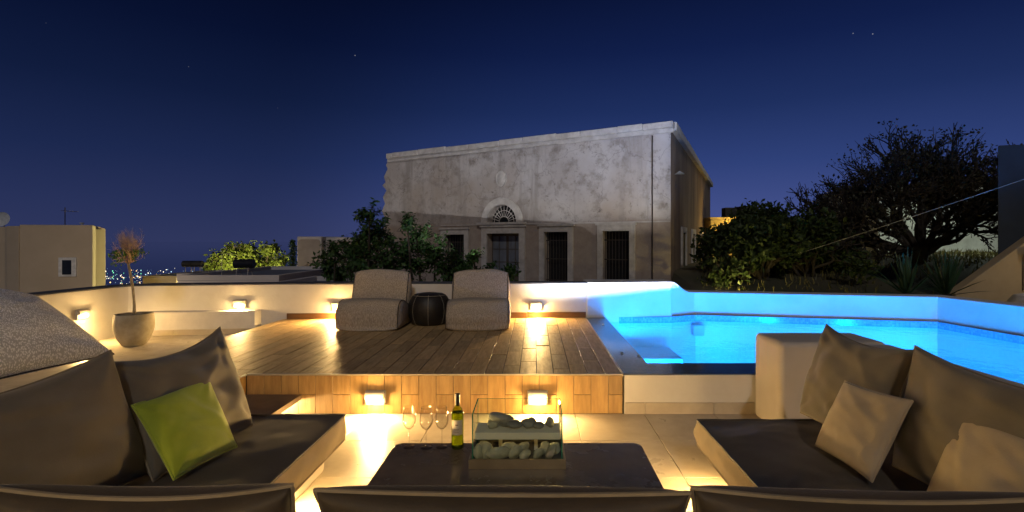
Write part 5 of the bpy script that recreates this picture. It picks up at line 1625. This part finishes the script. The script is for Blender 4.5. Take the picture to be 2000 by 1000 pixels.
# dry grass patches in the garden
g = MB(); rg = random.Random(9)
for k in range(9000):
    x = rg.uniform(3.5, 22); y = rg.uniform(9.2, 26)
    if x < 4.24 + .415 * (y - 16) + 1.0 and y > 13: continue
    if rg.random() > .35 + .65 * (noise.noise(Vector((x * .5, y * .5, 0))) > 0): continue
    z = ground_z(x, y) - .03
    h = rg.uniform(.08, .30); a = rg.uniform(0, 6.28); w = .012 + .0008 * y
    dx, dy = math.cos(a) * w, math.sin(a) * w
    lx_, ly_ = rg.gauss(0, .06), rg.gauss(0, .06)
    g.add([(x - dx, y - dy, z), (x + dx, y + dy, z), (x + lx_, y + ly_, z + h)], [(0, 1, 2)])
tag(g.build('dry_grass', leaf_mat('dry_grass_blade', (0.16, 0.14, 0.045), (0.10, 0.10, 0.03), .3)), 'dry grass growing over the garden slope', 'grass', kind='stuff')

# ================================================================== RIGHT-HAND BUILDINGS
gw = empty('garden_house', (10.9, 11.5, 0))
put(MB().prism([(P(1949, 0, 11.6).x, 11.6), (16, 10.4), (16, 14), (.915 * 14.2, 14.2)], -1.5, 3.66).build('wall', mat('blue_grey_render', (0.045, 0.055, 0.065), rough=.9, scale=1), bevel=.03), gw)
tag(gw, 'dark blue-grey house end at the picture edge behind the stair', 'house')
# stair with sloping parapet
m_para = mat('ochre_render', (0.42, 0.33, 0.20), (0.34, 0.26, 0.15), rough=.9, scale=1.5, bump=.2)
sw_ = empty('garden_stair', (8.3, 9.4, -.5))
A = P(1866, 572, 9.6); B = P(2010, 468, 9.6)
g = MB()
pts = [(A.x, A.z), (B.x + .8, B.z + .58), (B.x + .8, -1.2), (A.x, -1.2)]
yy0, yy1 = 9.6, 9.82
vs = [(x, yy0, z) for x, z in pts] + [(x, yy1, z) for x, z in pts]
g.add(vs, [(3, 2, 1, 0), (4, 5, 6, 7), (0, 1, 5, 4), (1, 2, 6, 5), (2, 3, 7, 6), (3, 0, 4, 7)])
put(g.build('stair_parapet', m_para, bevel=.025), sw_)
m_st = mat('grey_stone_step', (0.20, 0.19, 0.18), rough=.9, scale=4, bump=.2)
for k in range(8):
    x = P(1925, 0, 9.3).x + k * .28
    put(MB().box(x, x + 2.6 - k * .28, 8.55, 9.59, -1.0 + k * .165, -.837 + k * .165).build('step', m_st, bevel=.01), sw_)
tag(sw_, 'ochre rendered stair parapet climbing behind the pool', 'stair')
bw = put(MB().lathe([(0, -.2), (.30, -.2), (.36, .1), (.34, .45), (.22, .62), (0, .68)], 20, c=(8.42, 8.7, -.05)).build('boulder', m_stone, smooth=True), empty('round_stone', (8.42, 8.7, -.3)))
tag(bw.parent, 'pale rounded stone beside the stair at the picture edge', 'stone')
lamp('added_stair_light', (9.15, 8.5, 1.25), 9, (1, .74, .40), .05)  # added light for the stair, no such source in view
sl2 = empty('added_stair_lamp', (9.15, 9.45, 1.30))
MB().box(-.09, .09, -.05, .0, -.06, .06).build('housing', m_metal, sl2, bevel=.01)
MB().box(-.07, .07, -.06, -.051, -.05, 0).build('lens', m_lens, sl2, bevel=.003)
MB().tube([(0, -.02, -.06), (0, -.02, -.62)], .02, 6).build('stem', m_metal, sl2)
tag(sl2, 'small added lamp at the top of the ochre stair', 'lamp')
# whitewashed and ochre houses glimpsed through the tree
h1 = flat_house('whitewashed house glimpsed through the spreading tree', 1715, 1960, 27, 4.3, 6, wallm=mat('cool_whitewash', (.62, .66, .58), (.45, .48, .42), rough=.9, scale=1.5), rise=.15)
h2 = flat_house('ochre wall glowing yellow behind the dark bush', 1388, 1475, 27, 2.62, 5, wallm=mat('yellow_ochre', (.60, .46, .16), (.5, .37, .12), rough=.9, scale=1), rise=.12)
for k, (px, w_, h_, lab) in enumerate(((1424, .62, .55, 'dark air-conditioning box on the ochre house'), (1460, 1.0, .62, 'wide dark box on the ochre house roof'))):
    p = P(px, 0, 28)
    o = empty('roof_unit', (p.x, 28, 2.74))
    MB().box(-w_ / 2, w_ / 2, -.3, .3, .06, h_).build('casing', m_iron, o, bevel=.02)
    for j in range(4): MB().box(-w_ / 2 + .06, w_ / 2 - .06, -.315, -.301, .14 + j * .1, .19 + j * .1).build('louvre', m_dark, o)
    for sx in (-.3, .3): MB().box(sx * w_ - .04, sx * w_ + .04, -.25, .25, 0.0, .06).build('foot', m_dark, o)
    tag(o, lab, 'roof unit', 'units on the ochre roof')
# service cable
p0 = P(1392, 546, 19); p1 = P(2010, 347, 9.5)
pts = []
for k in range(25):
    q = k / 24; p = p0.lerp(p1, q); p.z -= .05 * math.sin(math.pi * q); pts.append(p)
tag(MB().tube(pts, .008, 5).build('overhead_cable', mat('pale_cable', (.40, .40, .38), rough=.6)), 'thin pale cable slung across the garden', 'cable')
